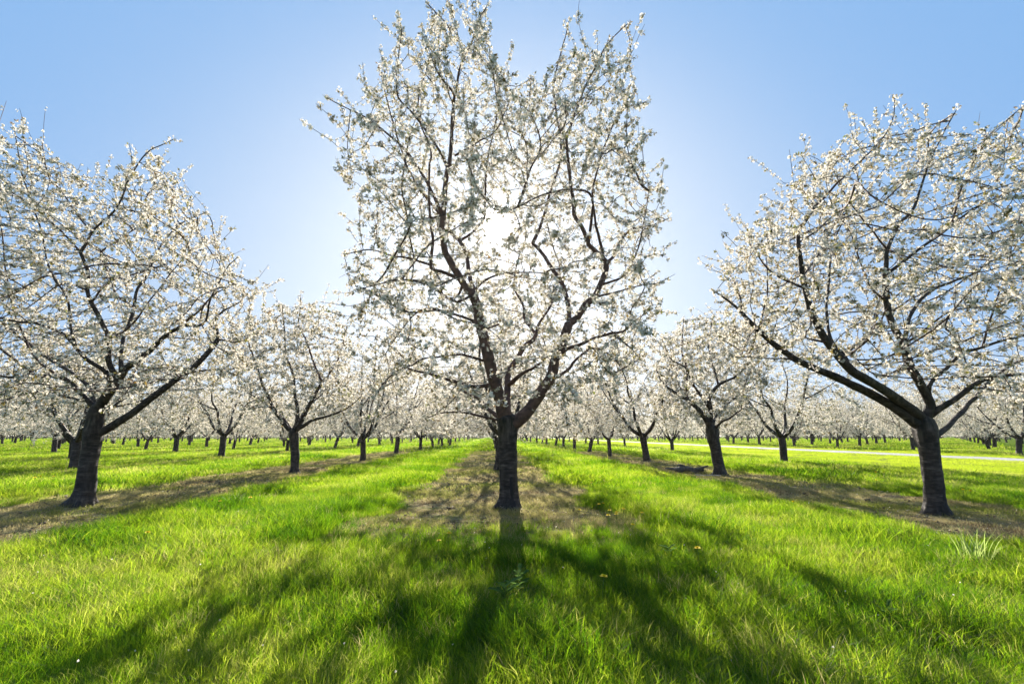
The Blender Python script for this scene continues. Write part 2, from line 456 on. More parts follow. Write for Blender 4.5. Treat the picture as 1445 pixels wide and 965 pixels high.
def traced_tree(base_px, trunk, limbs, poly, label, rad_h, n_attr, n_shoots, seed, dens=1.0, depth_c=0.0, hero=True, zmax=9.0, lowz=1.5, scars=(), limb_mat=None):
    """trunk: [(px,py,width_px)], limbs: [(pts, w0, w1, dd_end)]"""
    r = np.random.default_rng(seed)
    base = ground_at(*base_px); Y0 = base[1]
    e = tree_empty(tuple(base), label)
    B = base
    tp = [at(x, y, Y0) for x, y, w in trunk]
    dep = project(np.array(tp))[2]
    tr = np.array([w / F0 * d / 2 / math.hypot(1, (x - W0 / 2) / F0) for (x, y, w), d in zip(trunk, dep)])
    tp = np.array(tp) - B
    tp[0, 2] = -0.06; 
    tp = np.vstack([tp, tp[-1] + (tp[-1] - tp[-2]) * 0.45]); tr = np.r_[tr, tr[-1] * 0.62]
    C = catmull(np.column_stack([tp, tr]), 0.028 if hero else 0.06)
    P, rr = C[:, :3], C[:, 3]
    h = P[:, 2]
    sides = 32 if hero else 14
    rad = trunk_radial(P, sides, rr, seed)
    # root flare lobes
    ang = np.arange(sides) * 2 * math.pi / sides
    lob = 1 + (0.34 * np.clip(1 - h / 0.17, 0, 1.3) ** 1.5)[:, None] * (0.6 + 0.8 * np.sin(ang * 3 + seed) * 0.5 + 0.5 * np.sin(ang * 7 + seed * 2))[None]
    mb = MB(); mb.tube(P, rr, sides, radial=rad * lob)
    link('trunk', mb.mesh('trunk', M_BARK, True), e)
    for a0, a1, h0, h1 in scars:      # bare dark wood where the bark has come away
        TV = mb.V[0][:len(P) * sides].reshape(len(P), sides, 3); k0, k1 = [int(round(a / 360 * sides)) for a in (a0, a1)]
        js = np.arange(k0, k1 + 1); ri = [i_ for i_ in range(len(P)) if h0 <= P[i_][2] <= h1]
        G = TV[np.ix_(ri, js % sides)].copy(); ax = P[ri][:, None, :]
        f = np.full(G.shape[:2], 1.035)
        for a_ in range(len(ri)):
            for b_ in range(len(js)):
                ew = min(b_, len(js) - 1 - b_) / (len(js) / 2); et = min(1, (len(ri) - 1 - a_) / max(1, len(ri) * 0.3))
                if ew * 1.0 + et * 0.55 + 0.55 * mnoise.noise(Vector((js[b_] * 0.45, P[ri[a_]][2] * 16, seed))) < 0.62: f[a_, b_] = 0.96
                f[a_, b_] += 0.035 * mnoise.noise(Vector((js[b_] * 1.6, P[ri[a_]][2] * 9, seed + 3)))
        G = ax + (G - ax) * f[..., None]; nn_, mm_ = f.shape
        i_ = np.arange(nn_ - 1)[:, None] * mm_ + np.arange(mm_ - 1)[None]
        link('bark_scar', build_mesh('bark_scar', G.reshape(-1, 3), [np.stack([i_, i_ + 1, i_ + mm_ + 1, i_ + mm_], -1).reshape(-1, 4)], M_SCAR, True), e, label='dark bare patch where the bark has split')
    # limbs
    traced = [(x, y, 0.0) for x, y, w in trunk[-3:]]
    traced3 = [p for p in tp[-4:-1]]
    skel = []; LBP = []; LTH = []
    nl = 0
    for pts, w0, w1, dd in limbs:
        x0, y0 = pts[0]
        j = min(range(len(traced)), key=lambda q: (traced[q][0] - x0) ** 2 + (traced[q][1] - y0) ** 2)
        d0 = traced[j][2]
        px = np.array(pts, float)
        L = np.r_[0, np.cumsum(np.hypot(*np.diff(px, axis=0).T))]; s = L / L[-1]
        dds = d0 + (dd) * s ** 0.9
        W = np.array([at(x, y, Y0 + q) for (x, y), q in zip(pts, dds)]) 
        dpt = project(W)[2]
        wr = (w0 + (w1 - w0) * s) / F0 * dpt / 2 / np.hypot(1, (px[:, 0] - W0 / 2) / F0 * 0.8)
        W = W - B
        W[0] = traced3[j] * 0.6 + W[0] * 0.4
        wr[0] *= 1.12
        C = catmull(np.column_stack([W, wr]), 0.07)
        # small crookedness
        k = len(C)
        for q in range(1, k):
            nv = mnoise.noise_vector(Vector(C[q, :3]) * 3.1 + Vector((seed, nl, 0)))
            C[q, :3] += np.array(nv) * 0.018 * min(1, q / 3)
        # finer trace for attachment
        Ls = np.r_[0, np.cumsum(np.linalg.norm(np.diff(C[:, :3], axis=0), axis=1))]; Ls /= Ls[-1]
        pxs, pys, _ = project(C[:, :3] + B)
        for q in range(k):
            traced.append((pxs[q], pys[q], C[q, 1])); traced3.append(C[q, :3].copy())
        cr = C[:, 3] * (1 + 0.12 * np.array([mnoise.noise(Vector(c[:3]) * 7) for c in C]))
        cr = np.maximum(cr, 0.003)
        m2 = MB(); sd = 14 if w0 > 8 else (9 if w0 > 4 else 6)
        rd = None
        if w0 > 8:
            rd = 1 + np.array([[0.05 * mnoise.noise(Vector((c[0] * 25 + a, c[1] * 25, c[2] * 25))) + 0.07 * mnoise.noise(Vector((c[0] * 4 + math.cos(a), c[1] * 4 + math.sin(a), c[2] * 4))) for a in ang[:1].repeat(sd) + np.arange(sd) * 2 * math.pi / sd] for c in C])
        m2.tube(C[:, :3], cr, sd, radial=rd)
        link('limb', m2.mesh('limb', (limb_mat or M_BARK) if w0 > 4.2 else M_TWIG, True), e)
        nl += 1
        LTH += [C[q] for q in range(k) if C[q, 3] > 0.012]
        for q in range(1, k):
            if C[q, 3] < 0.021:
                for _ in range(r.poisson(0.9)): LBP.append(C[q - 1, :3] + (C[q, :3] - C[q - 1, :3]) * r.uniform() + r.normal(size=3) * 0.022)
        for _ in range(5): LBP.append(C[-1, :3] + r.normal(size=3) * 0.03)
        skel.append(C[::2, :3] if w0 < 9 else C[3::2, :3])
    skel = np.vstack(skel)
    # crown envelope: inside the outline seen, within the crown's own radius
    cand = []
    while sum(map(len, cand)) < n_attr:
        c = np.column_stack([r.uniform(-rad_h, rad_h, 6000), r.uniform(-rad_h, rad_h, 6000) + depth_c, r.uniform(lowz - 0.3, zmax, 6000)])
        hh = np.hypot(c[:, 0] if poly is None else c[:, 0] * 0.8, c[:, 1] - depth_c)
        zz = c[:, 2] / zmax
        ok = hh < rad_h * np.sqrt(np.clip(1 - (np.clip(zz - 0.45, 0, 1) / 0.62) ** 2, 0.02, 1))
        ok &= c[:, 2] > lowz + 0.25 * np.sin(c[:, 0] * 2.1 + seed) - 0.35 * (hh / rad_h)
        u, v, d = project(c + B)
        jx = r.normal(size=len(u)) * 20; jy = r.normal(size=len(u)) * 22
        ok &= in_poly(u + jx, v + jy, poly) & in_poly(u - jx, v - jy - 10, poly) & (d > 1.2)
        # clumpy density with gaps
        dn = np.array([mnoise.noise(Vector(q) * 1.05 + Vector((seed * 3.3, 0, 0))) for q in c[ok]])
        c = c[ok][(dn + 0.34) > r.uniform(-0.25, 0.40, len(dn))]
        cand.append(c)
    attr = np.vstack(cand)[:n_attr]
    # drop attractors far from any limb near the low centre
    pos, par = grow(skel, attr, r=r)
    n0 = len(skel)
    # long flowering shoots at the rim
    tips = [i for i in range(n0, len(pos)) if i not in set(par[n0:])]
    r.shuffle(tips)
    posl = list(map(tuple, pos)); parl = list(par)
    cen = np.array([0, depth_c, zmax * 0.45])
    cnt = 0
    for i in tips:
        if cnt >= n_shoots: break
        p = pos[i]; o = p - cen; dist = np.linalg.norm(o / np.array([rad_h, rad_h, zmax * 0.55]))
        if dist < 0.62: continue
        d = o / np.linalg.norm(o) + np.array([0, 0, 0.55]) + r.normal(size=3) * 0.3; d /= np.linalg.norm(d)
        k = r.integers(2, 5) + (r.integers(0, 4) if p[2] > zmax * 0.62 else 0); cur = i; q = p.copy()
        for s_ in range(k):
            d = d + r.normal(size=3) * 0.12 + np.array([0, 0, 0.05]); d /= np.linalg.norm(d)
            q = q + d * 0.12; posl.append(tuple(q)); parl.append(cur); cur = len(posl) - 1
        cnt += 1
    pos = np.array(posl); par = np.array(parl)
    mb, rad = twig_mesh('twigs', pos, par, n0, mat=M_TWIG, r_tip=0.0030)
    link('twigs', mb.mesh('twigs', M_TWIG), e, kind='stuff')
    # blossom sits in tight clusters along the young wood
    BP = []
    for i in range(n0, len(pos)):
        if rad[i] > 0.018: continue
        a, b = pos[par[i]], pos[i]
        k = r.poisson((2.5 if hero else 2.2) * dens * (1.0 if rad[i] > 0.005 else 1.3))
        if mnoise.noise(Vector(b) * 2.2 + Vector((0, seed, 0))) < -0.32: k = min(k, 1)
        for _ in range(k):
            BP.append(a + (b - a) * r.uniform(0, 1) + r.normal(size=3) * 0.016)
    BP = np.array(BP + LBP)
    q_ = (BP + B - EYE); q_ /= np.linalg.norm(q_, axis=1)[:, None]
    glare_ang = np.degrees(np.arccos(np.clip(q_ @ np.array(s_dir), -1, 1)))   # blossom cleared along the eye-to-sun line, a hole shaped to imitate glare
    BP = BP[(glare_ang > 1.4) | (r.uniform(size=len(BP)) < np.clip(glare_ang / 1.4 - 0.4, 0, 1))]
    # older wood in front of the thick limbs carries little blossom
    pu, pv, pd = project(BP + B); TL = np.array([q for q in LTH]) if LTH else None
    if TL is not None:
        lu, lv, ld = project(TL[:, :3] + B); hide = np.zeros(len(BP), bool)
        for a_ in range(len(TL)):
            rp = TL[a_, 3] / ld[a_] * F0 + 2.5
            hide |= (np.abs(pu - lu[a_]) < rp) & (np.abs(pv - lv[a_]) < rp + 3) & (pd < ld[a_] + 0.05)
        BP = BP[~(hide & (r.uniform(size=len(BP)) < 0.45))]
    tpl = CL_HERO if hero else CL_MID
    link('blossom', scatter_mesh('blossom', BP, tpl, 1.0 if hero else 0.9, M_PETAL, r), e, kind='stuff')
    sel = BP[r.uniform(size=len(BP)) < 0.7]
    link('leaves', scatter_mesh('leaves', sel, LF_HERO if hero else LF_MID, 1.0, M_LEAF, r), e, kind='stuff')
    print(label[:40], 'nodes', len(pos), 'clusters', len(BP), 'base', base.round(2), round(time.time() - T0, 1))
    return e

def xf(ox, oy, s, pts): return [(ox + x / s, oy + y / s) for x, y in pts]
# -- the tree in the middle
C_trunk = [(718, 719, 33), (718.5, 709, 29), (718, 690, 26), (717, 655, 26), (716.5, 625, 26), (716.5, 603, 28), (716, 590, 29)]
C_limbs = [
 ([(712, 596), (703, 556), (698, 540), (691, 515), (686, 490), (680, 465), (676, 450), (673, 433), (668, 416)], 19, 13, -0.35),
 ([(668, 416), (658, 406), (648, 390), (640, 378), (628, 355), (626, 341), (623, 325), (626, 305), (628, 259), (634, 232)], 11, 6.5, -0.35),
 ([(634, 232), (637, 198), (640, 145), (644, 123), (649, 98), (665, 62), (676, 29), (690, 7)], 5.5, 1.2, -0.4),
 ([(719, 600), (733, 592), (746, 578), (759, 561), (771, 543), (779, 530), (784, 506), (793, 490), (798, 470), (803, 456)], 19, 12, -0.2),
 ([(803, 456), (813, 449), (826, 431), (838, 420), (846, 403), (853, 386), (856, 371)], 10.5, 8, 0.1),
 ([(856, 371), (840, 353), (831, 345), (826, 331), (820, 318), (810, 302), (810, 290), (804, 254), (799, 196)], 7, 4, -0.6),
 ([(799, 196), (817, 145), (832, 112), (853, 69), (886, 33)], 3.8, 1.2, -0.2),
 ([(856, 371), (865, 361), (875, 341), (890, 325), (918, 318), (944, 308)], 4.5, 1.2, 0.5),
 ([(852, 365), (845, 330), (840, 312), (839, 254), (872, 163), (911, 145)], 4, 1.2, -0.8),
 ([(803, 457), (803, 440), (798, 413), (790, 396), (777, 375), (762, 353), (752, 343)], 7, 4.5, 0.6),
 ([(752, 343), (762, 323), (768, 303), (772, 287), (784, 248), (792, 209), (783, 146), (783, 111), (804, 29)], 4.5, 1.2, 0.1),
 ([(716, 592), (716, 556), (716, 533), (720, 520), (730, 505), (741, 488), (751, 481), (756, 473)], 11, 6, 0.8),
 ([(756, 473), (750, 462), (740, 448), (738, 430), (725, 400), (735, 350)], 4.5, 1.5, 0.5),
 ([(756, 473), (759, 461), (768, 445), (773, 438), (783, 416), (790, 380), (775, 330)], 4, 1.3, 0.6),
 ([(715, 545), (730, 533), (743, 525), (753, 520), (775, 500)], 7, 2.5, -0.7),
 ([(784, 504), (799, 493), (816, 487), (839, 478), (856, 473), (863, 470), (878, 468), (893, 455), (914, 440)], 6, 2, -0.4),
 ([(863, 471), (889, 491), (906, 510)], 3, 1.2, -0.3),
 ([(781, 538), (803, 520), (813, 508), (835, 491), (856, 498), (871, 511), (885, 540)], 5, 1.5, 0.9),
 ([(693, 546), (666, 545), (641, 538), (618, 531), (590, 524), (569, 518), (553, 530)], 6, 2, -0.7),
 ([(683, 513), (663, 503), (645, 500), (600, 506), (584, 514), (556, 527), (528, 561), (519, 594)], 4, 1.2, -0.9),
 ([(676, 455), (646, 445), (625, 438), (594, 437), (569, 462), (544, 499)], 4.2, 1.3, 0.8),
 ([(650, 406), (646, 418), (633, 420), (624, 415), (622, 398), (615, 383), (600, 350)], 3.6, 1.5, 0.5),
 ([(640, 395), (623, 383), (609, 378), (609, 358), (610, 333), (607, 305), (606, 237), (608, 214), (590, 150), (607, 76)], 5, 1.2, -0.2),
 ([(609, 374), (583, 366), (553, 361), (520, 352), (485, 359)], 3.5, 1.2, -0.3),
 ([(671, 425), (671, 415), (665, 400), (663, 386), (660, 366), (655, 351), (648, 340)], 7, 5, 0.6),
 ([(648, 340), (635, 325), (621, 303), (601, 278), (575, 235), (560, 190), (534, 94)], 4.5, 1.2, 0.3),
 ([(648, 340), (660, 333), (670, 325), (683, 310), (684, 300), (685, 259), (690, 214), (701, 162), (708, 98)], 4, 1.2, 0.4),
 ([(625, 305), (600, 254), (567, 207), (527, 174), (494, 156), (462, 138)], 5, 1.2, -0.7),
 ([(632, 240), (621, 214), (585, 163), (560, 127), (567, 40)], 4, 1.2, -0.3),
 ([(651, 222), (675, 200), (700, 185), (720, 140)], 3, 1.2, 0.2),
 ([(643, 134), (614, 91), (636, 47), (603, 4)], 3, 1.2, -0.2),
 ([(831, 345), (835, 279), (803, 268), (759, 279), (731, 292), (705, 301)], 4, 2, -0.8),
 ([(731, 291), (749, 237), (763, 202), (747, 152), (750, 110)], 3, 1.2, -0.1),
 ([(704, 597), (690, 578), (676, 563), (650, 550)], 7, 3, 0.9),
 ([(703, 597), (666, 584), (633, 581), (600, 590)], 3.5, 1.5, -0.8),
 ([(673, 406), (686, 395), (703, 388), (734, 385), (773, 386)], 3.2, 1.5, -0.5),
 ([(685, 465), (706, 457), (730, 450)], 3, 1.5, 0.4),
 ([(838, 420), (870, 412), (900, 405), (925, 400)], 3.2, 1.2, -0.2),
 ([(668, 416), (640, 425), (600, 400), (560, 395), (505, 410)], 3.5, 1.2, -1.3),
 ([(846, 403), (880, 390), (900, 350), (915, 270)], 3.5, 1.2, -1.2),
]
C_poly = [(580, 20), (620, -10), (690, 0), (710, 70), (745, 110), (775, 100), (800, 55), (840, 45), (885, 60), (925, 145), (945, 240), (955, 300), (935, 345), (942, 400), (962, 425), (940, 480), (895, 545), (840, 585), (790, 580), (750, 565), (715, 585), (660, 590), (600, 580), (540, 580), (500, 535), (505, 470), (470, 410), (490, 385), (470, 355), (508, 320), (492, 270), (452, 245), (470, 195), (455, 140), (495, 125), (515, 90), (555, 55)]
traced_tree((718, 717), C_trunk, C_limbs, C_poly, 'tall blossoming cherry tree in the middle, low sun glowing through its crown', 2.6, 6900, 320, 11, depth_c=-0.4, zmax=8.4, lowz=1.45, dens=1.05, scars=[(-86, -52, 0.04, 0.50)], limb_mat=M_LIMB)

# -- the tree at the left
L_trunk = [(113, 716, 47), (115, 708, 42), (119, 694, 35), (122, 678, 31), (125, 655, 29), (129, 632, 29), (131, 612, 31), (134, 595, 27), (137, 578, 25)]
L_limbs = [
 ([(132, 618), (141, 611), (166, 595), (191, 580), (213, 562), (238, 543), (257, 530), (281, 511), (297, 495), (308, 479)], 14, 7, 0.3),
 ([(308, 479), (306, 462), (302, 454), (315, 440), (340, 425)], 4.5, 1.5, 0.3),
 ([(265, 527), (297, 522), (340, 519), (364, 513)], 3.2, 1.5, 0.4),
 ([(308, 479), (335, 482), (365, 470)], 3, 1.2, -0.4),
 ([(138, 585), (141, 573), (157, 549), (178, 519)], 17, 12, -0.2),
 ([(178, 519), (192, 511), (211, 495), (232, 476), (257, 460)], 9, 6, -0.4),
 ([(257, 460), (286, 457), (294, 438), (297, 422), (318, 381), (335, 363)], 4.5, 1.2, -0.2),
 ([(257, 460), (262, 454), (281, 438), (305, 415), (330, 400)], 4, 1.2, -0.6),
 ([(235, 476), (265, 477), (297, 482)], 2.5, 1.2, 0.3),
 ([(170, 525), (173, 487), (181, 457), (189, 435), (195, 408), (208, 387), (225, 350), (250, 320), (290, 300)], 7, 1.2, 0.9),
 ([(189, 435), (165, 415), (150, 380), (142, 358), (160, 344), (182, 328), (203, 316)], 4, 2, 0.3),
 ([(165, 535), (152, 509), (154, 479), (144, 457), (129, 427), (124, 410), (124, 387), (114, 356)], 9, 5, -0.6),
 ([(114, 356), (130, 328), (160, 299), (171, 280), (182, 253), (196, 228), (212, 212), (228, 205), (246, 196)], 4.5, 1.2, -0.2),
 ([(164, 296), (205, 299), (239, 297), (246, 248)], 3, 1.2, -0.1),
 ([(130, 326), (109, 303), (82, 264), (68, 248), (60, 200)], 3, 1.2, -0.3),
 ([(114, 356), (84, 324), (55, 299), (23, 276), (-20, 255), (-60, 200)], 3.6, 1.2, -0.3),
 ([(157, 549), (149, 524), (124, 507), (107, 489), (92, 474), (80, 467), (50, 457), (15, 452), (-60, 430)], 8, 1.5, -1.0),
 ([(107, 489), (100, 460), (94, 422), (77, 395), (67, 370), (55, 317), (30, 240), (20, 180)], 4.5, 1.2, -0.5),
 ([(132, 574), (124, 564), (104, 544), (82, 532), (50, 530), (0, 531), (-70, 500)], 9, 2, -0.8),
 ([(124, 566), (109, 564), (75, 555), (35, 551), (0, 545), (-60, 540)], 5, 1.5, 0.7),
 ([(82, 532), (40, 490), (10, 400), (0, 300), (-20, 230)], 4, 1.2, -0.7),
 ([(50, 530), (-20, 470), (-80, 380), (-110, 300)], 4, 1.2, 0.2),
 ([(136, 580), (120, 540), (60, 500), (-20, 440), (-120, 380)], 7, 1.3, 1.4),
 ([(157, 549), (190, 545), (240, 535), (270, 535)], 3.6, 1.3, -0.7),
 ([(154, 479), (185, 460), (230, 400), (270, 350)], 3.8, 1.2, -0.8),
 ([(129, 427), (150, 400), (180, 385), (230, 375)], 3.2, 1.2, -0.7),
 ([(124, 410), (90, 400), (53, 424), (30, 440)], 3.4, 1.2, -0.3),
]
L_poly = [(-260, 320), (-180, 210), (-60, 175), (0, 165), (50, 180), (100, 225), (180, 235), (215, 210), (258, 200), (262, 265), (300, 305), (345, 350), (378, 390), (372, 450), (372, 520), (300, 560),
          (230, 575), (180, 560), (120, 590), (60, 600), (0, 600), (-150, 590), (-250, 450)]
traced_tree((113, 714), L_trunk, L_limbs, L_poly, 'large leaning cherry tree at the left with thick ringed trunk and low limb', 3.1, 6000, 260, 23, depth_c=-0.2, zmax=7.0, lowz=1.35, dens=0.92, scars=[(-75, -50, 0.02, 0.16)])

# -- the tree at the right
R_trunk = [(1323, 727, 42), (1321.5, 718, 36), (1319, 700, 34), (1317, 680, 31), (1313, 652, 31), (1309, 628, 33), (1305, 606, 37), (1303, 593, 32)]
R_limbs = [
 ([(1303, 603), (1266, 578), (1233, 558), (1200, 542), (1180, 532), (1151, 521), (1122, 506), (1093, 486), (1070, 466)], 17, 7.5, 0.0),
 ([(1070, 466), (1046, 440), (1026, 424), (1006, 408)], 6.5, 1.8, -0.1),
 ([(1071, 463), (1081, 422), (1083, 382), (1081, 355)], 3.4, 1.2, -0.3),
 ([(1048, 441), (1043, 413), (1026, 384)], 3, 1.2, 0.2),
 ([(1119, 507), (1075, 505), (1038, 503)], 3, 1.3, -0.5),
 ([(1087, 484), (1052, 495), (1020, 480)], 2.5, 1.2, 0.5),
 ([(1303, 597), (1283, 575), (1250, 552), (1217, 532), (1203, 524), (1180, 498), (1160, 471), (1145, 442), (1138, 413), (1132, 390)], 17, 8.5, -0.5),
 ([(1132, 390), (1128, 361), (1126, 329), (1133, 318), (1145, 300), (1151, 291)], 7.5, 5, -0.2),
 ([(1151, 291), (1195, 247), (1235, 207), (1259, 170), (1262, 140)], 3.8, 1.2, -0.3),
 ([(1132, 408), (1104, 393), (1078, 373), (1058, 344)], 4.2, 1.5, 0.3),
 ([(1129, 340), (1151, 326), (1174, 306), (1197, 286)], 3.2, 1.4, 0.4),
 ([(1162, 485), (1136, 476), (1145, 460)], 3.5, 1.5, -0.3),
 ([(1136, 387), (1157, 358), (1174, 347)], 2.8, 1.3, 0.5),
 ([(1203, 524), (1191, 503), (1174, 483), (1168, 454), (1167, 425), (1171, 390), (1175, 347), (1200, 290)], 6, 1.4, 0.9),
 ([(1191, 503), (1212, 483), (1232, 468), (1240, 430)], 3.5, 1.4, 0.6),
 ([(1307, 592), (1313, 572), (1299, 542), (1283, 515), (1275, 485), (1260, 459), (1250, 426), (1250, 379)], 16, 8.5, -0.3),
 ([(1250, 379), (1255, 346), (1270, 316), (1289, 293), (1305, 250), (1325, 200), (1350, 155)], 6.5, 1.2, -0.3),
 ([(1251, 350), (1226, 320), (1200, 287), (1170, 230)], 3.2, 1.2, -0.6),
 ([(1251, 388), (1276, 369), (1306, 346), (1342, 320), (1372, 297), (1440, 265), (1500, 240)], 5.5, 1.4, -0.8),
 ([(1276, 482), (1283, 452), (1293, 432), (1316, 409), (1366, 389), (1405, 366), (1460, 340)], 7, 1.4, 0.8),
 ([(1263, 439), (1286, 422), (1316, 405)], 3.2, 2, 0.4),
 ([(1314, 565), (1311, 545), (1333, 522), (1359, 499), (1386, 490), (1419, 480), (1445, 472), (1520, 440)], 7, 2, -0.6),
 ([(1359, 499), (1342, 469), (1333, 459), (1360, 420)], 5, 1.5, 0.5),
 ([(1316, 588), (1343, 565), (1372, 545), (1399, 532), (1445, 528), (1540, 520)], 11, 2.5, -0.8),
 ([(1372, 549), (1419, 552), (1450, 553), (1500, 560)], 3.5, 1.5, 0.6),
 ([(1316, 618), (1334, 605), (1347, 592), (1360, 579), (1375, 562), (1420, 520), (1500, 480)], 9, 2, 1.4),
 ([(1386, 490), (1400, 440), (1420, 380), (1440, 300)], 3.6, 1.2, -0.3),
 ([(1342, 320), (1360, 260), (1390, 200), (1445, 150)], 3.4, 1.2, -0.2),
 ([(1250, 426), (1225, 400), (1205, 340), (1180, 300)], 3.6, 1.2, -0.9),
 ([(1299, 542), (1280, 520), (1240, 530), (1200, 500)], 3.6, 1.2, -0.9),
 ([(1275, 485), (1300, 470), (1340, 440), (1400, 430), (1470, 400)], 4, 1.2, -1.0),
]
R_poly = [(1003, 420), (1010, 345), (1030, 300), (1060, 290), (1085, 240), (1110, 250), (1155, 185), (1220, 175), (1258, 150), (1290, 180), (1350, 165), (1450, 165), (1560, 180), (1660, 330), (1660, 520), (1560, 590), (1400, 590), (1340, 560),
          (1250, 545), (1180, 530), (1090, 510), (1010, 500)]
traced_tree((1322, 725), R_trunk, R_limbs, R_poly, 'large spreading cherry tree at the right with dark scarred trunk base', 3.2, 6000, 260, 37, depth_c=-0.2, zmax=6.6, lowz=1.5, dens=0.92, scars=[(-105, 25, -0.02, 0.40)])

# -- two trees of the second rank
M1_trunk = [(416, 667, 16), (416, 660, 13), (416, 640, 13), (415, 618, 14), (414, 609, 14)]
M1_limbs = [
 ([(414, 611), (401, 598), (382, 568), (371, 542), (362, 517), (350, 480)], 7, 1.5, -0.4),
 ([(415, 610), (420, 590), (416, 552), (413, 525), (403, 501), (402, 474), (398, 430)], 6.5, 1.2, 0.4),
 ([(416, 610), (425, 595), (438, 568), (455, 539)], 7, 4.5, -0.2),
 ([(455, 539), (444, 517), (433, 482), (422, 458), (425, 420)], 3.8, 1.2, 0.2),
 ([(455, 539), (462, 532), (480, 500), (490, 460)], 3, 1.2, -0.4),
 ([(417, 609), (441, 593), (463, 587), (487, 577), (510, 560)], 5.5, 1.2, -0.6),
 ([(386, 572), (370, 575), (345, 573)], 2.5, 1, -0.6),
 ([(414, 611), (430, 580), (450, 560), (480, 540)], 4, 1, 1.5),
 ([(414, 611), (395, 585), (360, 560), (330, 540)], 4, 1, 1.5),
]
M1_poly = [(322, 580), (315, 520), (330, 460), (360, 425), (420, 410), (470, 425), (505, 470), (515, 540), (500, 590), (440, 600), (380, 600)]
traced_tree((416, 666), M1_trunk, M1_limbs, M1_poly, 'slim vase-shaped cherry tree, second in the first row left of centre', 2.7, 2700, 90, 41, dens=0.9, hero=False, zmax=6.0, lowz=1.2)
M2_trunk = [(1016, 671, 20), (1015, 662, 17), (1011, 640, 16), (1007, 620, 18), (1004, 606, 19)]
M2_limbs = [
 ([(1004, 608), (994, 589), (974, 567), (952, 554), (937, 542), (925, 520)], 9, 1.5, -0.3),
 ([(1004, 606), (1002, 574), (1001, 562), (1014, 544), (1044, 527), (1065, 500)], 8, 1.3, -0.3),
 ([(1002, 576), (979, 544), (967, 519), (947, 507), (935, 480)], 5, 1.2, -0.3),
 ([(974, 567), (969, 560), (969, 520), (962, 494), (965, 450)], 4.2, 1.2, 0.3),
 ([(1014, 544), (1008, 520), (1000, 490), (1005, 450)], 3.5, 1.2, 0.5),
 ([(1009, 610), (1018, 595), (1030, 590), (1050, 575)], 4.5, 1.5, -0.9),
 ([(1006, 606), (1012, 585), (1040, 560), (1070, 545)], 4.5, 1, 1.6),
 ([(1004, 606), (990, 580), (965, 555), (940, 500)], 4, 1, 1.6),
]
M2_poly = [(915, 590), (910, 520), (925, 470), (955, 440), (1000, 425), (1050, 435), (1090, 480), (1095, 550), (1070, 590), (1030, 605), (960, 600)]
traced_tree((1015, 669), M2_trunk, M2_limbs, M2_poly, 'dark-trunked cherry tree beside the fallen branch, right of centre', 2.7, 2700, 90, 43, dens=0.9, hero=False, zmax=5.8, lowz=1.2)

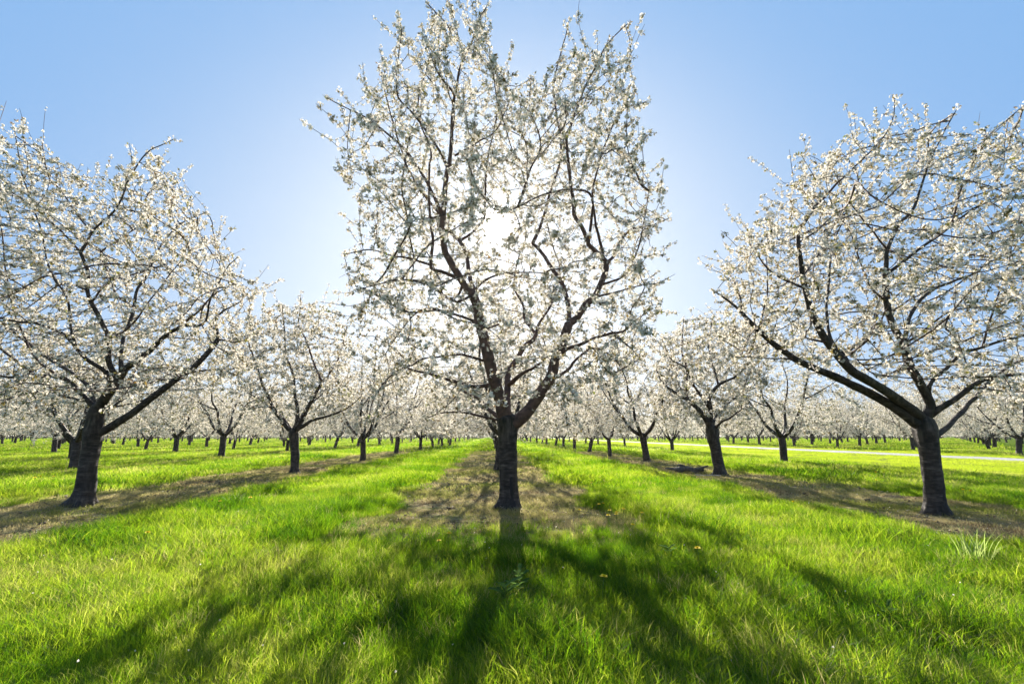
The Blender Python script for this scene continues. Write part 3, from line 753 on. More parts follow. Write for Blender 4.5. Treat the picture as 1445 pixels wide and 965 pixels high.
# ------------------------------------------------------------------ orchard variants
def variant_tree(seed, height, radius, trunk_h, lean, n_attr, tpl, dens, sides=9, step=0.2, scl=1.0, leaves=True, r_tip=0.004):
    r = np.random.default_rng(seed)
    lx, ly = lean
    tz = np.linspace(-0.06, trunk_h, 9)
    tq = np.clip(tz / trunk_h, 0, None)
    P = np.column_stack([lx * tq ** 1.3, ly * tq ** 1.3, tz])
    rr = 0.122 * (1 + 0.35 * np.exp(-np.clip(tz, 0, 9) / 0.09)) * (1 + 0.05 * tq ** 3) * np.where(tz > trunk_h - 0.02, 0.7, 1.0)
    mb = MB(); mb.tube(P, rr, sides, radial=trunk_radial(P, sides, rr, seed, 0.07, 0.04))
    trunk = mb.mesh('trunk', M_BARK, True)
    lm = []; skel = []
    top = P[-1]
    nl = r.integers(4, 6); a0 = r.uniform(0, 6.28)
    for k in range(nl):
        a = a0 + k * 2 * math.pi / nl + r.uniform(-.35, .35)
        out_ = radius * r.uniform(0.5, 0.75); hgt = (height - trunk_h) * r.uniform(0.55, 0.85)
        n = 7; t = np.linspace(0, 1, n)
        rad = out_ * (t ** 0.8) * (1 - 0.15 * t); z = top[2] - 0.1 + hgt * t ** 1.25
        Q = np.column_stack([top[0] + rad * math.cos(a), top[1] + rad * math.sin(a), z]) + r.normal(size=(n, 3)) * 0.07 * t[:, None]
        Q[0] = top + np.array([0, 0, -0.12 + r.uniform(-.08, .04)])
        w = 0.072 * (1 - 0.8 * t)
        C = catmull(np.column_stack([Q, w]), 0.16)
        m = MB(); m.tube(C[:, :3], np.maximum(C[:, 3], .006), 6); lm.append(m.mesh('limb', M_BARK, True))
        skel.append(C[2:, :3])
        # a side fork
        j = r.integers(2, 4); b = Q[j]; a2 = a + r.choice([-1, 1]) * r.uniform(0.5, 1.0)
        L = radius * r.uniform(0.4, 0.6); t2 = np.linspace(0, 1, 5)
        S = b + np.column_stack([np.cos(a2) * L * t2, np.sin(a2) * L * t2, L * r.uniform(0.4, 1.1) * t2 ** 1.2])
        C = catmull(np.column_stack([S, 0.036 * (1 - 0.75 * t2)]), 0.16)
        m = MB(); m.tube(C[:, :3], C[:, 3], 5); lm.append(m.mesh('limb', M_BARK, True))
        skel.append(C[1:, :3])
    skel = np.vstack(skel)
    cand = []
    lobes = r.uniform(0, 6.28, 4)
    while sum(map(len, cand)) < n_attr:
        c = np.column_stack([r.uniform(-radius, radius, 4000) * 1.15, r.uniform(-radius, radius, 4000) * 1.15, r.uniform(0.95, height * 1.05, 4000)])
        th = np.arctan2(c[:, 1], c[:, 0]); R_ = radius * (1 + 0.12 * np.sin(2 * th + lobes[0]) + 0.1 * np.sin(3 * th + lobes[1]))
        zc = (c[:, 2] - height * 0.48) / (height * 0.52)
        hh = np.hypot(c[:, 0] - top[0], c[:, 1] - top[1]) / R_
        ok = (hh ** 2.2 + np.abs(zc) ** 2.4 < 1 + 0.12 * np.sin(5 * th + lobes[2])) & (c[:, 2] > 1.12 + 0.15 * np.sin(4 * th + lobes[3]) + 0.5 * np.clip(0.5 - hh, 0, 1))
        c = c[ok]
        dn = np.array([mnoise.noise(Vector(q) * 1.1 + Vector((seed * 1.7, 0, 0))) for q in c])
        cand.append(c[(dn + 0.3) > r.uniform(-0.25, 0.3, len(dn))])
    attr = np.vstack(cand)[:n_attr]
    pos, par = grow(skel, attr, step=step, kill=step * 1.25, reach=1.1, iters=18, r=r)
    mb, rad = twig_mesh('twigs', pos, par, len(skel), r_tip=r_tip)
    tw = mb.mesh('twigs', M_TWIG)
    BP = []
    for i in range(len(skel), len(pos)):
        a, b = pos[par[i]], pos[i]
        for _ in range(r.poisson(dens)): BP.append(a + (b - a) * r.uniform() + r.normal(size=3) * 0.035)
    BP = np.array(BP)
    bl = scatter_mesh('blossom', BP, tpl, scl, M_PETAL, r)
    lf = scatter_mesh('leaves', BP[r.uniform(size=len(BP)) < 0.6], LF_MID, 1.1, M_LEAF, r) if leaves else None
    print('variant', seed, 'clusters', len(BP), round(time.time() - T0, 1))
    return dict(trunk=trunk, limbs=lm, twigs=tw, blossom=bl, leaves=lf)
VARS = [
 variant_tree(106, 5.0, 2.5, 0.9, (0.1, 0.05), 1700, CL_MID, 2.6),
 variant_tree(101, 5.7, 2.75, 1.05, (0.05, 0.02), 2000, CL_MID, 2.6),
 variant_tree(102, 5.4, 2.65, 0.95, (-0.16, 0.05), 2000, CL_MID, 2.6),
 variant_tree(103, 5.9, 2.7, 1.1, (0.2, 0.0), 2000, CL_MID, 2.6),
 variant_tree(104, 5.2, 2.8, 1.0, (0.0, -0.1), 2000, CL_MID, 2.6),
 variant_tree(105, 5.6, 2.6, 1.15, (-0.08, 0.1), 2000, CL_MID, 2.6),
]
FARV = [variant_tree(200 + k, 5.5 + 0.2 * (k % 2), 2.85, 1.05, (0.06 * (k - 1), 0), 330, CL_FAR, 1.6, sides=5, step=0.42, scl=1.0, leaves=False, r_tip=0.008) for k in range(4)]

ORD = ['', 'first', 'second', 'third', 'fourth', 'fifth', 'sixth', 'seventh', 'eighth', 'ninth', 'tenth', 'eleventh', 'twelfth', 'thirteenth', 'fourteenth', 'fifteenth', 'sixteenth']
def place_tree(x, y, label, v, rz, s=1.0, lod=0):
    D = VARS[v % len(VARS)] if lod == 0 else FARV[v % len(FARV)]
    e = tree_empty((x, y, 0), label); e.rotation_euler = (0.04 * math.sin(rz * 7), 0.04 * math.cos(rz * 5), rz); e.scale = (s, s, s * (1 + 0.06 * math.sin(rz * 11)))
    link('trunk', D['trunk'], e)
    for m in D['limbs']: link('limb', m, e)
    link('twigs', D['twigs'], e, kind='stuff'); link('blossom', D['blossom'], e, kind='stuff')
    if D['leaves']: link('leaves', D['leaves'], e, kind='stuff')
    return e

pr = np.random.default_rng(5)
trees = []   # (x, y, side, row, idx)
def px_tree(px, py, side, row, idx): g = ground_at(px, py); trees.append([g[0], g[1], side, row, idx])
# measured ones
for i, (a, b) in enumerate([(512, 650), (559, 640), (593, 635.5), (611, 632.3), (624, 630.6), (635, 629.4)]): px_tree(a, b, 'L', 1, i + 3)
for i, (a, b) in enumerate([(104, 662), (312, 645), (405, 638), (472.5, 633)]): px_tree(a, b, 'L', 2, i + 1)
for i, (a, b) in enumerate([(913, 650.5), (861, 643.5), (832, 637.5), (811, 634), (795, 631), (784, 629.3)]): px_tree(a, b, 'R', 1, i + 3)
for i, (a, b) in enumerate([(1107, 653.5), (949, 637.7), (882, 630), (844, 627.5)]): px_tree(a, b, 'R', 2, i + 1)
def jit(): return pr.normal() * 0.22
GZ = 6.9
for j in range(2, 44): trees.append([0.22 + jit() * 0.5, j * GZ - 0.1 + jit(), 'C', 0, j])
y = [t for t in trees if t[2] == 'L' and t[3] == 1][-1][1]; k = 9
while y < 300: y += 6.9; trees.append([-5.85 + jit(), y, 'L', 1, k]); k += 1
y = [t for t in trees if t[2] == 'L' and t[3] == 2][-1][1]; k = 5
while y < 300: y += 6.9; trees.append([-12.3 + jit(), y, 'L', 2, k]); k += 1
y = [t for t in trees if t[2] == 'R' and t[3] == 1][-1][1]; k = 9
while y < 300: y += 6.4; trees.append([5.85 + jit(), y, 'R', 1, k]); k += 1
y = [t for t in trees if t[2] == 'R' and t[3] == 2][-1][1]; k = 5
while y < 300: y += 6.4; trees.append([11.6 + jit(), y, 'R', 2, k]); k += 1
for row in range(3, 46):
    X = -12.3 - (row - 2) * 6.2; k = 1
    for j in range(0, 38):
        Y = j * GZ + 0.2
        if Y < 4: continue
        u, v, d = project(np.array([X, Y, 1.5]))
        if u < -230 - 200 / max(1, row - 2): continue
        trees.append([X + jit(), Y + jit(), 'L', row, k]); k += 1
for row in range(1, 40):
    X = 28.4 + (row - 1) * 6.2; k = 1
    for j in range(0, 38):
        Y = 24.5 + (j - 1) * 6.1
        if Y < 12: continue
        u, v, d = project(np.array([X, Y, 1.5]))
        if u > W0 + 260: continue
        trees.append([X + jit(), Y + jit(), 'F', row, k]); k += 1
# keep only those the frame can see (crown radius 3 m), nearest first
vis = []
for t in trees:
    u, v, d = project(np.array([t[0], t[1], 1.5]))
    m = 3.2 / d * F0
    if d > 1 and -m < u < W0 + m: vis.append((d, t))
vis.sort(key=lambda q: q[0])
vis = vis[:70] + [q for q in vis[70:] if pr.uniform() > 0.05]
print('trees', len(vis), 'at300', vis[min(290, len(vis) - 1)][0])
def ordinal(k):
    base = ['', 'first', 'second', 'third', 'fourth', 'fifth', 'sixth', 'seventh', 'eighth', 'ninth', 'tenth', 'eleventh', 'twelfth', 'thirteenth', 'fourteenth', 'fifteenth', 'sixteenth', 'seventeenth', 'eighteenth', 'nineteenth']
    if k < 20: return base[k]
    tens = {2: 'twent', 3: 'thirt', 4: 'fort'}[k // 10]
    return tens + 'ieth' if k % 10 == 0 else tens + 'y-' + base[k % 10]
start = {('C', 0): 2, ('L', 1): 3, ('R', 1): 3}; count = {}; infr = {}
for d, t in vis:
    u = project(np.array([t[0], t[1], 0.6]))[0]; infr[id(t)] = -8 < u < W0 + 8
for d, t in sorted(vis, key=lambda q: q[1][1]):
    kk = (t[2], t[3]); 
    if infr[id(t)]: count[kk] = count.get(kk, start.get(kk, 1) - 1) + 1; t[4] = count[kk]
    else: t[4] = -1; 
rest = []; edge_n = {}
for n, (d, t) in enumerate(vis):
    x, y, side, row, idx = t
    if n >= 293: rest.append((x, y)); continue
    far = d > 62
    where = {'C': 'directly behind the tall middle tree', 'L': 'left of the middle row', 'R': 'right of the middle row', 'F': 'beyond the gravel path'}[side]
    if idx < 0:
        sd = 'left' if x < 0 else 'right'; edge_n[sd, row] = edge_n.get((sd, row), 0) + 1
        label = f'{ordinal(edge_n[sd, row])} cherry crown reaching in past the {sd} picture edge, {ordinal(max(row, 1))} row' + (' beyond the path' if side == 'F' else ' from centre')
    elif side == 'C': label = f'blossoming cherry tree, {ordinal(idx)} one back in the middle row, behind the tall tree'
    else: label = f'blossoming cherry tree, {ordinal(idx)} one back in the {ordinal(row)} row {where}'
    place_tree(x, y, label, int(pr.integers(0, 99)), pr.uniform(0, 6.28), pr.uniform(0.78, 1.12), 1 if far else 0)
# the far rest of the orchard: one object
def mesh_np(me):
    V = np.empty(len(me.vertices) * 3, np.float32); me.vertices.foreach_get('co', V)
    me.calc_loop_triangles()
    T = np.empty(len(me.loop_triangles) * 3, np.int32); me.loop_triangles.foreach_get('vertices', T)
    return V.reshape(-1, 3), T.reshape(-1, 3)
if rest:
    rr_ = np.random.default_rng(9)
    low = []
    for k in range(3):
        tb = MB(); tb.tube(np.array([(0, 0, 0), (0.02 * k, 0, 0.3), (0.05 * k - 0.05, 0.04, 1.2)]), np.array([0.19, 0.14, 0.16]), 4, cap=False); V1, T1 = mesh_np(tb.mesh('low_trunk', M_BARK))
        nb = 90
        a = rr_.uniform(0, 6.28, nb); q = np.sqrt(rr_.uniform(0, 1, nb)) * 2.7; zc = rr_.uniform(-1, 1, nb)
        q *= np.sqrt(1 - np.abs(zc) ** 2.4); z = np.clip(2.9 + zc * 2.5, 1.2, 9) + rr_.uniform(-.1, .2, nb)
        Cc = np.column_stack([q * np.cos(a), q * np.sin(a), z])
        tri = rr_.normal(size=(nb, 3, 3)) * 0.30
        V2 = (Cc[:, None] + tri).reshape(-1, 3); T2 = np.arange(nb * 3).reshape(-1, 3)
        low.append((V1, T1, V2, T2))
    VB, TB, VP, TP = [], [], [], []; nb_ = 0; np_ = 0
    for x, y in rest:
        V1, T1, V2, T2 = low[rr_.integers(0, 3)]; a = rr_.uniform(0, 6.28); s = rr_.uniform(.88, 1.06)
        M = np.array([[math.cos(a), -math.sin(a), 0], [math.sin(a), math.cos(a), 0], [0, 0, 1]]) * s
        VB.append(V1 @ M.T + (x, y, 0)); TB.append(T1 + nb_); nb_ += len(V1)
        VP.append(V2 @ M.T + (x, y, 0)); TP.append(T2 + np_); np_ += len(V2)
    V = np.vstack(VB + VP); T = np.vstack([np.vstack(TB), np.vstack(TP) + nb_])
    idx = np.r_[np.zeros(sum(map(len, TB)), int), np.ones(sum(map(len, TP)), int)]
    me = build_mesh('far_orchard', V, [T], [M_BARK, M_PETAL], mat_idx=idx)
    link('far_orchard', me, kind='stuff', label='far rows of blossoming cherry trees merging into a pale band', category='trees')
print('orchard', round(time.time() - T0, 1), 'rest', len(rest))

# ------------------------------------------------------------------ ground
def strip_nodes(g, sep_x, sep_y, wob):
    """bare strip mask in world metres along every tree row"""
    def row(x0, hw, y0, fade):
        d = g.math('ABSOLUTE', g.math('SUBTRACT', sep_x, x0))
        d = g.math('ADD', d, wob)
        m = g.math('MULTIPLY', g.math('SUBTRACT', hw, d), 2.6, True)
        f = g.math('DIVIDE', g.math('SUBTRACT', sep_y, y0), fade, True)
        return g.math('MULTIPLY', m, f)
    return row
gm, nt = new_mat('orchard_ground'); g = NG(nt)
geo = g.n('ShaderNodeNewGeometry'); sx = g.n('ShaderNodeSeparateXYZ'); g.l(geo.outputs['Position'], sx.inputs[0])
X, Y = sx.outputs['X'], sx.outputs['Y']
wob = g.math('MULTIPLY', g.math('SUBTRACT', g.noise(geo.outputs['Position'], 0.9, 4), 0.5), 1.5)
rowf = strip_nodes(g, X, Y, wob)
mask = rowf(0.05, 1.75, 3.8, 1.6)
for x0 in (-5.85, 5.8): mask = g.math('MAXIMUM', mask, rowf(x0, 1.5, 0.5, 1.0))
# rows further left repeat every 6.2 m
mod = g.math('PINGPONG', g.math('ADD', X, 12.3), 3.1)
ml = g.math('MULTIPLY', g.math('SUBTRACT', 0.95, g.math('ADD', mod, wob)), 2.2, True)
ml = g.math('MULTIPLY', ml, g.math('LESS_THAN', X, -9.0))
mask = g.math('MAXIMUM', mask, g.math('MULTIPLY', ml, 0.7))
mod2 = g.math('PINGPONG', g.math('SUBTRACT', X, 28.4), 3.1)
mr = g.math('MULTIPLY', g.math('SUBTRACT', 0.9, g.math('ADD', mod2, wob)), 2.0, True)
mr = g.math('MULTIPLY', mr, g.math('GREATER_THAN', X, 26.0))
mask = g.math('MAXIMUM', mask, g.math('MULTIPLY', mr, 0.6))
nA = g.noise(geo.outputs['Position'], 0.35, 4); nB = g.noise(geo.outputs['Position'], 14, 4, 0.7); nC = g.noise(geo.outputs['Position'], 2.2, 4, 0.6)
nb = g.math('ADD', g.math('MULTIPLY', nB, 0.6), g.math('MULTIPLY', nC, 0.4))
grass_c = g.ramp(nb, [(0.35, (0.035, 0.075, 0.008)), (0.5, (0.085, 0.16, 0.014)), (0.66, (0.15, 0.24, 0.022))])
grass_c = g.mix(g.math('MULTIPLY', nA, 0.5), grass_c, (0.17, 0.22, 0.025))
dirt_c = g.ramp(nb, [(0.35, (0.05, 0.032, 0.022)), (0.44, (0.16, 0.115, 0.07)), (0.52, (0.28, 0.235, 0.13)), (0.64, (0.42, 0.37, 0.22))])
dirt_c = g.mix(g.ramp(nC, [(0.5, (0, 0, 0)), (0.68, (0.6, 0.6, 0.6))]), dirt_c, (0.10, 0.13, 0.03))
lawn = g.math('MULTIPLY', g.math('GREATER_THAN', X, 12.6), g.math('LESS_THAN', X, 27.0))
lawn_c = g.ramp(nb, [(0.35, (0.13, 0.16, 0.03)), (0.65, (0.23, 0.255, 0.06))])
c = g.mix(lawn, grass_c, lawn_c)
c = g.mix(mask, c, dirt_c)
bs = g.n('ShaderNodeBsdfDiffuse'); g.l(c, bs.inputs['Color'])
bp = g.n('ShaderNodeBump'); bp.inputs['Strength'].default_value = 0.7; bp.inputs['Distance'].default_value = 0.04
g.l(nb, bp.inputs['Height']); g.l(bp.outputs[0], bs.inputs['Normal'])
o = g.n('ShaderNodeOutputMaterial'); g.l(bs.outputs[0], o.inputs[0])

def gz(x, y):
    """gentle relief near the camera, flat far off"""
    f = np.clip(1 - np.hypot(x, y) / 60.0, 0, 1)
    return f * (0.018 * np.sin(x * 1.9 + 0.7 * np.sin(y * 1.1)) + 0.016 * np.sin(y * 1.6 + 1.3 * np.sin(x * 0.8)) + 0.012 * np.sin(x * 4.3 + y * 3.1))
gx = np.unique(np.r_[-3000, -1200, -500, -200, -100, np.linspace(-50, 50, 131), 100, 200, 500, 1200, 3000])
gy = np.unique(np.r_[-3000, -500, -100, -20, np.linspace(-4, 56, 111), 80, 120, 200, 400, 1000, 3000])
GX, GY = np.meshgrid(gx, gy)
V = np.column_stack([GX.ravel(), GY.ravel(), gz(GX.ravel(), GY.ravel()) - 0.01])
nx, ny = len(gx), len(gy)
i = np.arange(ny - 1)[:, None] * nx + np.arange(nx - 1)[None]
Q = np.stack([i, i + 1, i + nx + 1, i + nx], -1).reshape(-1, 4)
link('ground', build_mesh('ground', V, [Q], gm, True), kind='structure')

# gravel path on the right, running with the rows and bending towards them far off
def simple_mat(name, stops, scale=20, rough=0.9, bump=0.0):
    m, nt = new_mat(name); g = NG(nt); tc = g.n('ShaderNodeTexCoord')
    n1 = g.noise(tc.outputs['Object'], scale, 4, 0.6)
    bs = g.n('ShaderNodeBsdfPrincipled'); g.l(g.ramp(n1, stops), bs.inputs['Base Color']); bs.inputs['Roughness'].default_value = rough
    if bump:
        bp = g.n('ShaderNodeBump'); bp.inputs['Strength'].default_value = bump; bp.inputs['Distance'].default_value = 0.02
        g.l(n1, bp.inputs['Height']); g.l(bp.outputs[0], bs.inputs['Normal'])
    o = g.n('ShaderNodeOutputMaterial'); g.l(bs.outputs[0], o.inputs[0]); return m
M_PATH = simple_mat('pale_gravel', [(0.35, (0.22, 0.21, 0.195)), (0.65, (0.40, 0.385, 0.36))], 12, 0.9, 0.4)
py_ = np.r_[np.linspace(-40, 60, 60), np.linspace(62, 420, 60)]
pxc = 21.9 + 0.00012 * np.clip(py_ - 30, 0, None) ** 2
V = []
for xx, yy in zip(pxc, py_):
    for k in (-0.95, -0.85, 0.85, 0.95): V.append((xx + k * (1.05 + 0.12 * math.sin(yy * 1.3) * math.sin(yy * 0.37)), yy, 0.012 if abs(k) < 0.9 else -0.03))
V = np.array(V); V[:, 2] += gz(V[:, 0], V[:, 1]) + 0.02
i = np.arange(len(py_) - 1)[:, None] * 4 + np.arange(3)[None]
Q = np.stack([i, i + 1, i + 5, i + 4], -1).reshape(-1, 4)
link('path', build_mesh('path', V, [Q], M_PATH), kind='structure')

# distant wood along the horizon
M_WOOD = leafy('distant_wood_foliage', [(0.3, (0.05, 0.055, 0.04)), (0.7, (0.10, 0.10, 0.075))], [(0.3, (0.08, 0.08, 0.05)), (0.7, (0.12, 0.12, 0.08))], 0.3, scale=0.1)
rw = np.random.default_rng(77)
nT = 9000
xw = rw.uniform(-700, 700, nT); yw = rw.uniform(430, 520, nT)
hw = 7 + 3.0 * np.sin(xw * 0.021) + 2 * np.sin(xw * 0.067 + 1)
zw = rw.uniform(0, 1, nT) ** 0.8 * hw
tri = rw.normal(size=(nT, 3, 3)) * 1.6
Vw = (np.column_stack([xw, yw, zw])[:, None] + tri).reshape(-1, 3); Vw[:, 2] = np.maximum(Vw[:, 2], -0.2)
link('distant_wood', build_mesh('distant_wood', Vw, [np.arange(nT * 3).reshape(-1, 3)], M_WOOD), kind='stuff', label='low grey-green wood along the horizon behind the orchard', category='wood')

# ------------------------------------------------------------------ grass
M_GRASS = leafy('meadow_grass', [(0.0, (0.007, 0.024, 0.003)), (0.45, (0.018, 0.045, 0.004)), (0.75, (0.050, 0.078, 0.010)), (1.0, (0.20, 0.18, 0.07))],
                [(0.0, (0.10, 0.26, 0.005)), (0.45, (0.29, 0.49, 0.010)), (0.75, (0.58, 0.70, 0.045)), (1.0, (0.62, 0.55, 0.22))], 0.55, attr='tint', gloss=0.012, rough=0.5)
M_DRY = leafy('dry_grass', [(0.0, (0.085, 0.115, 0.022)), (0.4, (0.19, 0.175, 0.07)), (0.75, (0.32, 0.27, 0.145)), (1.0, (0.13, 0.085, 0.05))],
              [(0.0, (0.26, 0.34, 0.04)), (0.4, (0.46, 0.42, 0.14)), (0.75, (0.62, 0.53, 0.28)), (1.0, (0.24, 0.16, 0.09))], 0.5, attr='tint')
tufts = bpy.data.collections.new('grass_tufts')     # source shapes for the scatter, not linked to the scene
def tuft(name, seed, nbl, spread, h0, h1, w, mat, lean=0.35, seg=3):
    r = np.random.default_rng(seed); Vs = []; Q = []; T = []; n = 0
    for b in range(nbl):
        a = r.uniform(0, 6.28); q = spread * math.sqrt(r.uniform()); base = np.array([q * math.cos(a), q * math.sin(a), -0.01])
        hgt = r.uniform(h0, h1); d = r.uniform(0, 6.28); ln = hgt * lean * r.uniform(0.1, 1.6)
        fa = r.uniform(0, 6.28); side = np.array([math.cos(fa), math.sin(fa), 0]) * w * r.uniform(0.6, 1.2)
        dirv = np.array([math.cos(d), math.sin(d), 0])
        for s in range(seg):
            t = s / seg; c = base + dirv * ln * t ** 2.0 + np.array([0, 0, hgt * (t - 0.18 * t ** 3)])
            ww = side * (1 - 0.35 * t - 0.2 * t * t)
            Vs += [c - ww, c + ww]
        Vs.append(base + dirv * ln + np.array([0, 0, hgt * 0.82]))
        for s in range(seg - 1): k = n + s * 2; Q.append((k, k + 1, k + 3, k + 2))
        k = n + (seg - 1) * 2; T.append((k, k + 1, k + 2)); n += 2 * seg + 1
    me = build_mesh(name, np.array(Vs), [np.array(Q), np.array(T)], mat)
    ob = bpy.data.objects.new(name, me); tufts.objects.link(ob)
# index order follows the names
for k in range(6): tuft(f'tuft_a{k}', 300 + k, 56, 0.10, 0.045, 0.145, 0.0015, M_GRASS, 0.6)
for k in range(4): tuft(f'tuft_b{k}', 320 + k, 34, 0.11, 0.015, 0.07, 0.0019, M_DRY, 0.9, 2)
for k in range(4): tuft(f'tuft_c{k}', 340 + k, 40, 0.28, 0.05, 0.15, 0.0046, M_GRASS, 0.4, 2)
for k in range(3): tuft(f'tuft_d{k}', 360 + k, 44, 0.26, 0.02, 0.07, 0.005, M_DRY, 0.8, 2)
for k in range(3): tuft(f'tuft_e{k}', 380 + k, 46, 0.8, 0.08, 0.18, 0.014, M_GRASS, 0.4, 2)
for k in range(3): tuft(f'tuft_f{k}', 390 + k, 12, 0.10, 0.14, 0.30, 0.0028, M_GRASS, 0.55, 4)
IA, IB, IC, ID, IE, IF = (0, 6), (6, 4), (10, 4), (14, 3), (17, 3), (20, 3)

def vnoise(x, y, s, o=0.0):
    """cheap smooth noise in 0..1"""
    a = np.sin(x * s * 1.0 + 1.7 * np.sin(y * s * 0.83 + o)) + np.sin(y * s * 1.13 + 1.9 * np.sin(x * s * 0.71 - o + 2)) + 0.6 * np.sin((x + y) * s * 2.3 + 2.2 * np.sin((x - y) * s * 1.9 + o))
    return np.clip(a / 5.2 + 0.5, 0, 1)
def strip_mask(x, y):
    wob = (vnoise(x, y, 1.9) - 0.5) * 0.7 + (vnoise(x, y, 6.1, 3) - 0.5) * 0.35
    def row(x0, hw, y0, fade): return np.clip((hw - np.abs(x - x0) - wob) * 4.0, 0, 1) * np.clip((y - y0) / fade, 0, 1)
    m = np.maximum(row(0.05, 1.7, 3.9, 1.7), 0.42 * row(0.15, 1.1, 2.4, 1.2) * (vnoise(x, y, 3.7, 21) > 0.42))
    m = np.maximum(m, row(-5.85, 1.45, 0.5, 1)); m = np.maximum(m, row(5.8, 1.45, 0.5, 1))
    pl = np.abs((x + 12.3 + 3.1) % 6.2 - 3.1); m = np.maximum(m, np.clip((0.8 - pl - wob) * 2, 0, 1) * (x < -9) * 0.75)
    pr_ = np.abs((x - 28.4 + 3.1) % 6.2 - 3.1); m = np.maximum(m, np.clip((0.8 - pr_ - wob) * 2, 0, 1) * (x > 26) * 0.6)
    return m
gr = np.random.default_rng(31)
PT, IDX, SCL, TIN = [], [], [], []
def zone(y0, y1, dens, tall, dry, scale=1.0, margin=1.0):
    xl = lambda y: -(1.19 * y + margin); xr = lambda y: 1.08 * y + margin + 1
    X0, X1 = xl(y1), xr(y1)
    n = int(dens * (y1 - y0) * (X1 - X0))
    x = gr.uniform(X0, X1, n); y = gr.uniform(y0, y1, n)
    k = (x > xl(y)) & (x < xr(y)); x, y = x[k], y[k]
    m = strip_mask(x, y); isdry = gr.uniform(size=len(x)) < m
    lawn = (x > 12.6) & (x < 27); far_path = np.abs(x - 21.9 - 0.00012 * np.clip(y - 30, 0, None) ** 2) < 1.35
    thin = np.where(isdry, gr.uniform(size=len(x)) < np.where(vnoise(x, y, 2.6, 12) > 0.5, 0.75, 0.3), True) & ~far_path
    x, y, isdry, lawn, m = x[thin], y[thin], isdry[thin], lawn[thin], m[thin]
    hn = vnoise(x, y, 1.3, 5); hn2 = vnoise(x, y, 0.45, 9); hn3 = vnoise(x, y, 4.2, 1)
    sc = np.where(isdry, 0.7 + 0.8 * hn, 0.32 + 0.75 * hn + 0.3 * hn2 + 0.5 * hn3) * gr.uniform(0.75, 1.2, len(x)) * scale
    sc *= np.where(~isdry & (m > 0.05), 0.8, 1.0)
    edge = np.minimum.reduce([np.abs(np.abs(x - c_) - 2.15) for c_ in (0.05, -5.85, 5.8)])
    bank = np.clip(1 - edge / 0.55, 0, 1) * (y > 4.5) * vnoise(x, y, 1.6, 17)
    sc *= np.where(isdry, 1, 1 + 0.75 * bank)
    sc *= np.where(lawn & ~isdry, 0.42, 1)
    idx = np.where(isdry, dry[0] + gr.integers(0, dry[1], len(x)), tall[0] + gr.integers(0, tall[1], len(x)))
    tint = np.where(isdry, np.clip(0.85 * vnoise(x, y, 1.7, 4) + gr.normal(0.06, 0.2, len(x)), 0, 1),
                    np.clip(-0.05 + 0.10 + 0.10 * np.clip((y - 5) / 5, 0, 1) + 0.5 * vnoise(x, y, 0.9, 2) + 0.35 * vnoise(x, y, 3.1, 6) + 0.27 * gr.normal(size=len(x)), 0, 0.88))
    tint = np.where(isdry, tint, np.clip(tint - 0.35 * bank - 0.25 * (vnoise(x, y, 2.7, 33) > 0.66), 0, 1))
    tint = np.where(~isdry & (gr.uniform(size=len(x)) < 0.012), 1.0, tint)
    tint = np.where(~isdry & lawn, 0.55 + 0.3 * vnoise(x, y, 0.7, 3), tint)
    PT.append(np.column_stack([x, y, gz(x, y)])); IDX.append(idx); SCL.append(sc); TIN.append(tint)
zone(0.9, 4.5, 420, IA, IB, 1.0)
zone(4.5, 9, 230, IA, IB, 1.0)
zone(9, 16, 70, IC, ID, 1.0)
zone(16, 30, 26, IC, ID, 1.15)
zone(30, 70, 3.2, IE, IE, 1.0)
zone(70, 150, 0.5, IE, IE, 1.6)
# taller loose tufts
n = 320; y = gr.uniform(3.2, 12, n); x = gr.uniform(-1, 1, n) * (1.15 * y); m = strip_mask(x, y); k = (m < 0.1) & (vnoise(x, y, 2.1, 8) > 0.45)
x, y = x[k], y[k]
PT.append(np.column_stack([x, y, gz(x, y)])); IDX.append(IF[0] + gr.integers(0, 3, len(x))); SCL.append(gr.uniform(0.6, 1.15, len(x))); TIN.append(gr.uniform(0.1, 0.7, len(x)))
PT = np.vstack(PT); IDX = np.concatenate(IDX); SCL = np.concatenate(SCL); TIN = np.concatenate(TIN)
print('grass instances', len(PT), round(time.time() - T0, 1))
gme = bpy.data.meshes.new('grass'); gme.vertices.add(len(PT)); gme.vertices.foreach_set('co', PT.astype(np.float32).ravel())
for nm, typ, arr in (('idx', 'INT', IDX.astype(np.int32)), ('scl', 'FLOAT', SCL.astype(np.float32)), ('tint_p', 'FLOAT', TIN.astype(np.float32)), ('rz', 'FLOAT', gr.uniform(0, 6.283, len(PT)).astype(np.float32))):
    a = gme.attributes.new(nm, typ, 'POINT'); a.data.foreach_set('value', arr)
gobj = link('grass', gme, kind='stuff', label='lush spring grass covering the orchard alleys and dry turf under trees', category='grass')
ng = bpy.data.node_groups.new('grass_scatter', 'GeometryNodeTree')
ng.interface.new_socket('Geometry', in_out='INPUT', socket_type='NodeSocketGeometry')
ng.interface.new_socket('Geometry', in_out='OUTPUT', socket_type='NodeSocketGeometry')
N = ng.nodes; Lk = ng.links
gi = N.new('NodeGroupInput'); go = N.new('NodeGroupOutput')
ci = N.new('GeometryNodeCollectionInfo'); ci.inputs['Collection'].default_value = tufts
ci.inputs['Separate Children'].default_value = True; ci.inputs['Reset Children'].default_value = True
iop = N.new('GeometryNodeInstanceOnPoints'); iop.inputs['Pick Instance'].default_value = True
def nattr(nm, typ):
    a = N.new('GeometryNodeInputNamedAttribute'); a.data_type = typ; a.inputs['Name'].default_value = nm
    return [o_ for o_ in a.outputs if o_.name == 'Attribute' and o_.enabled][0]
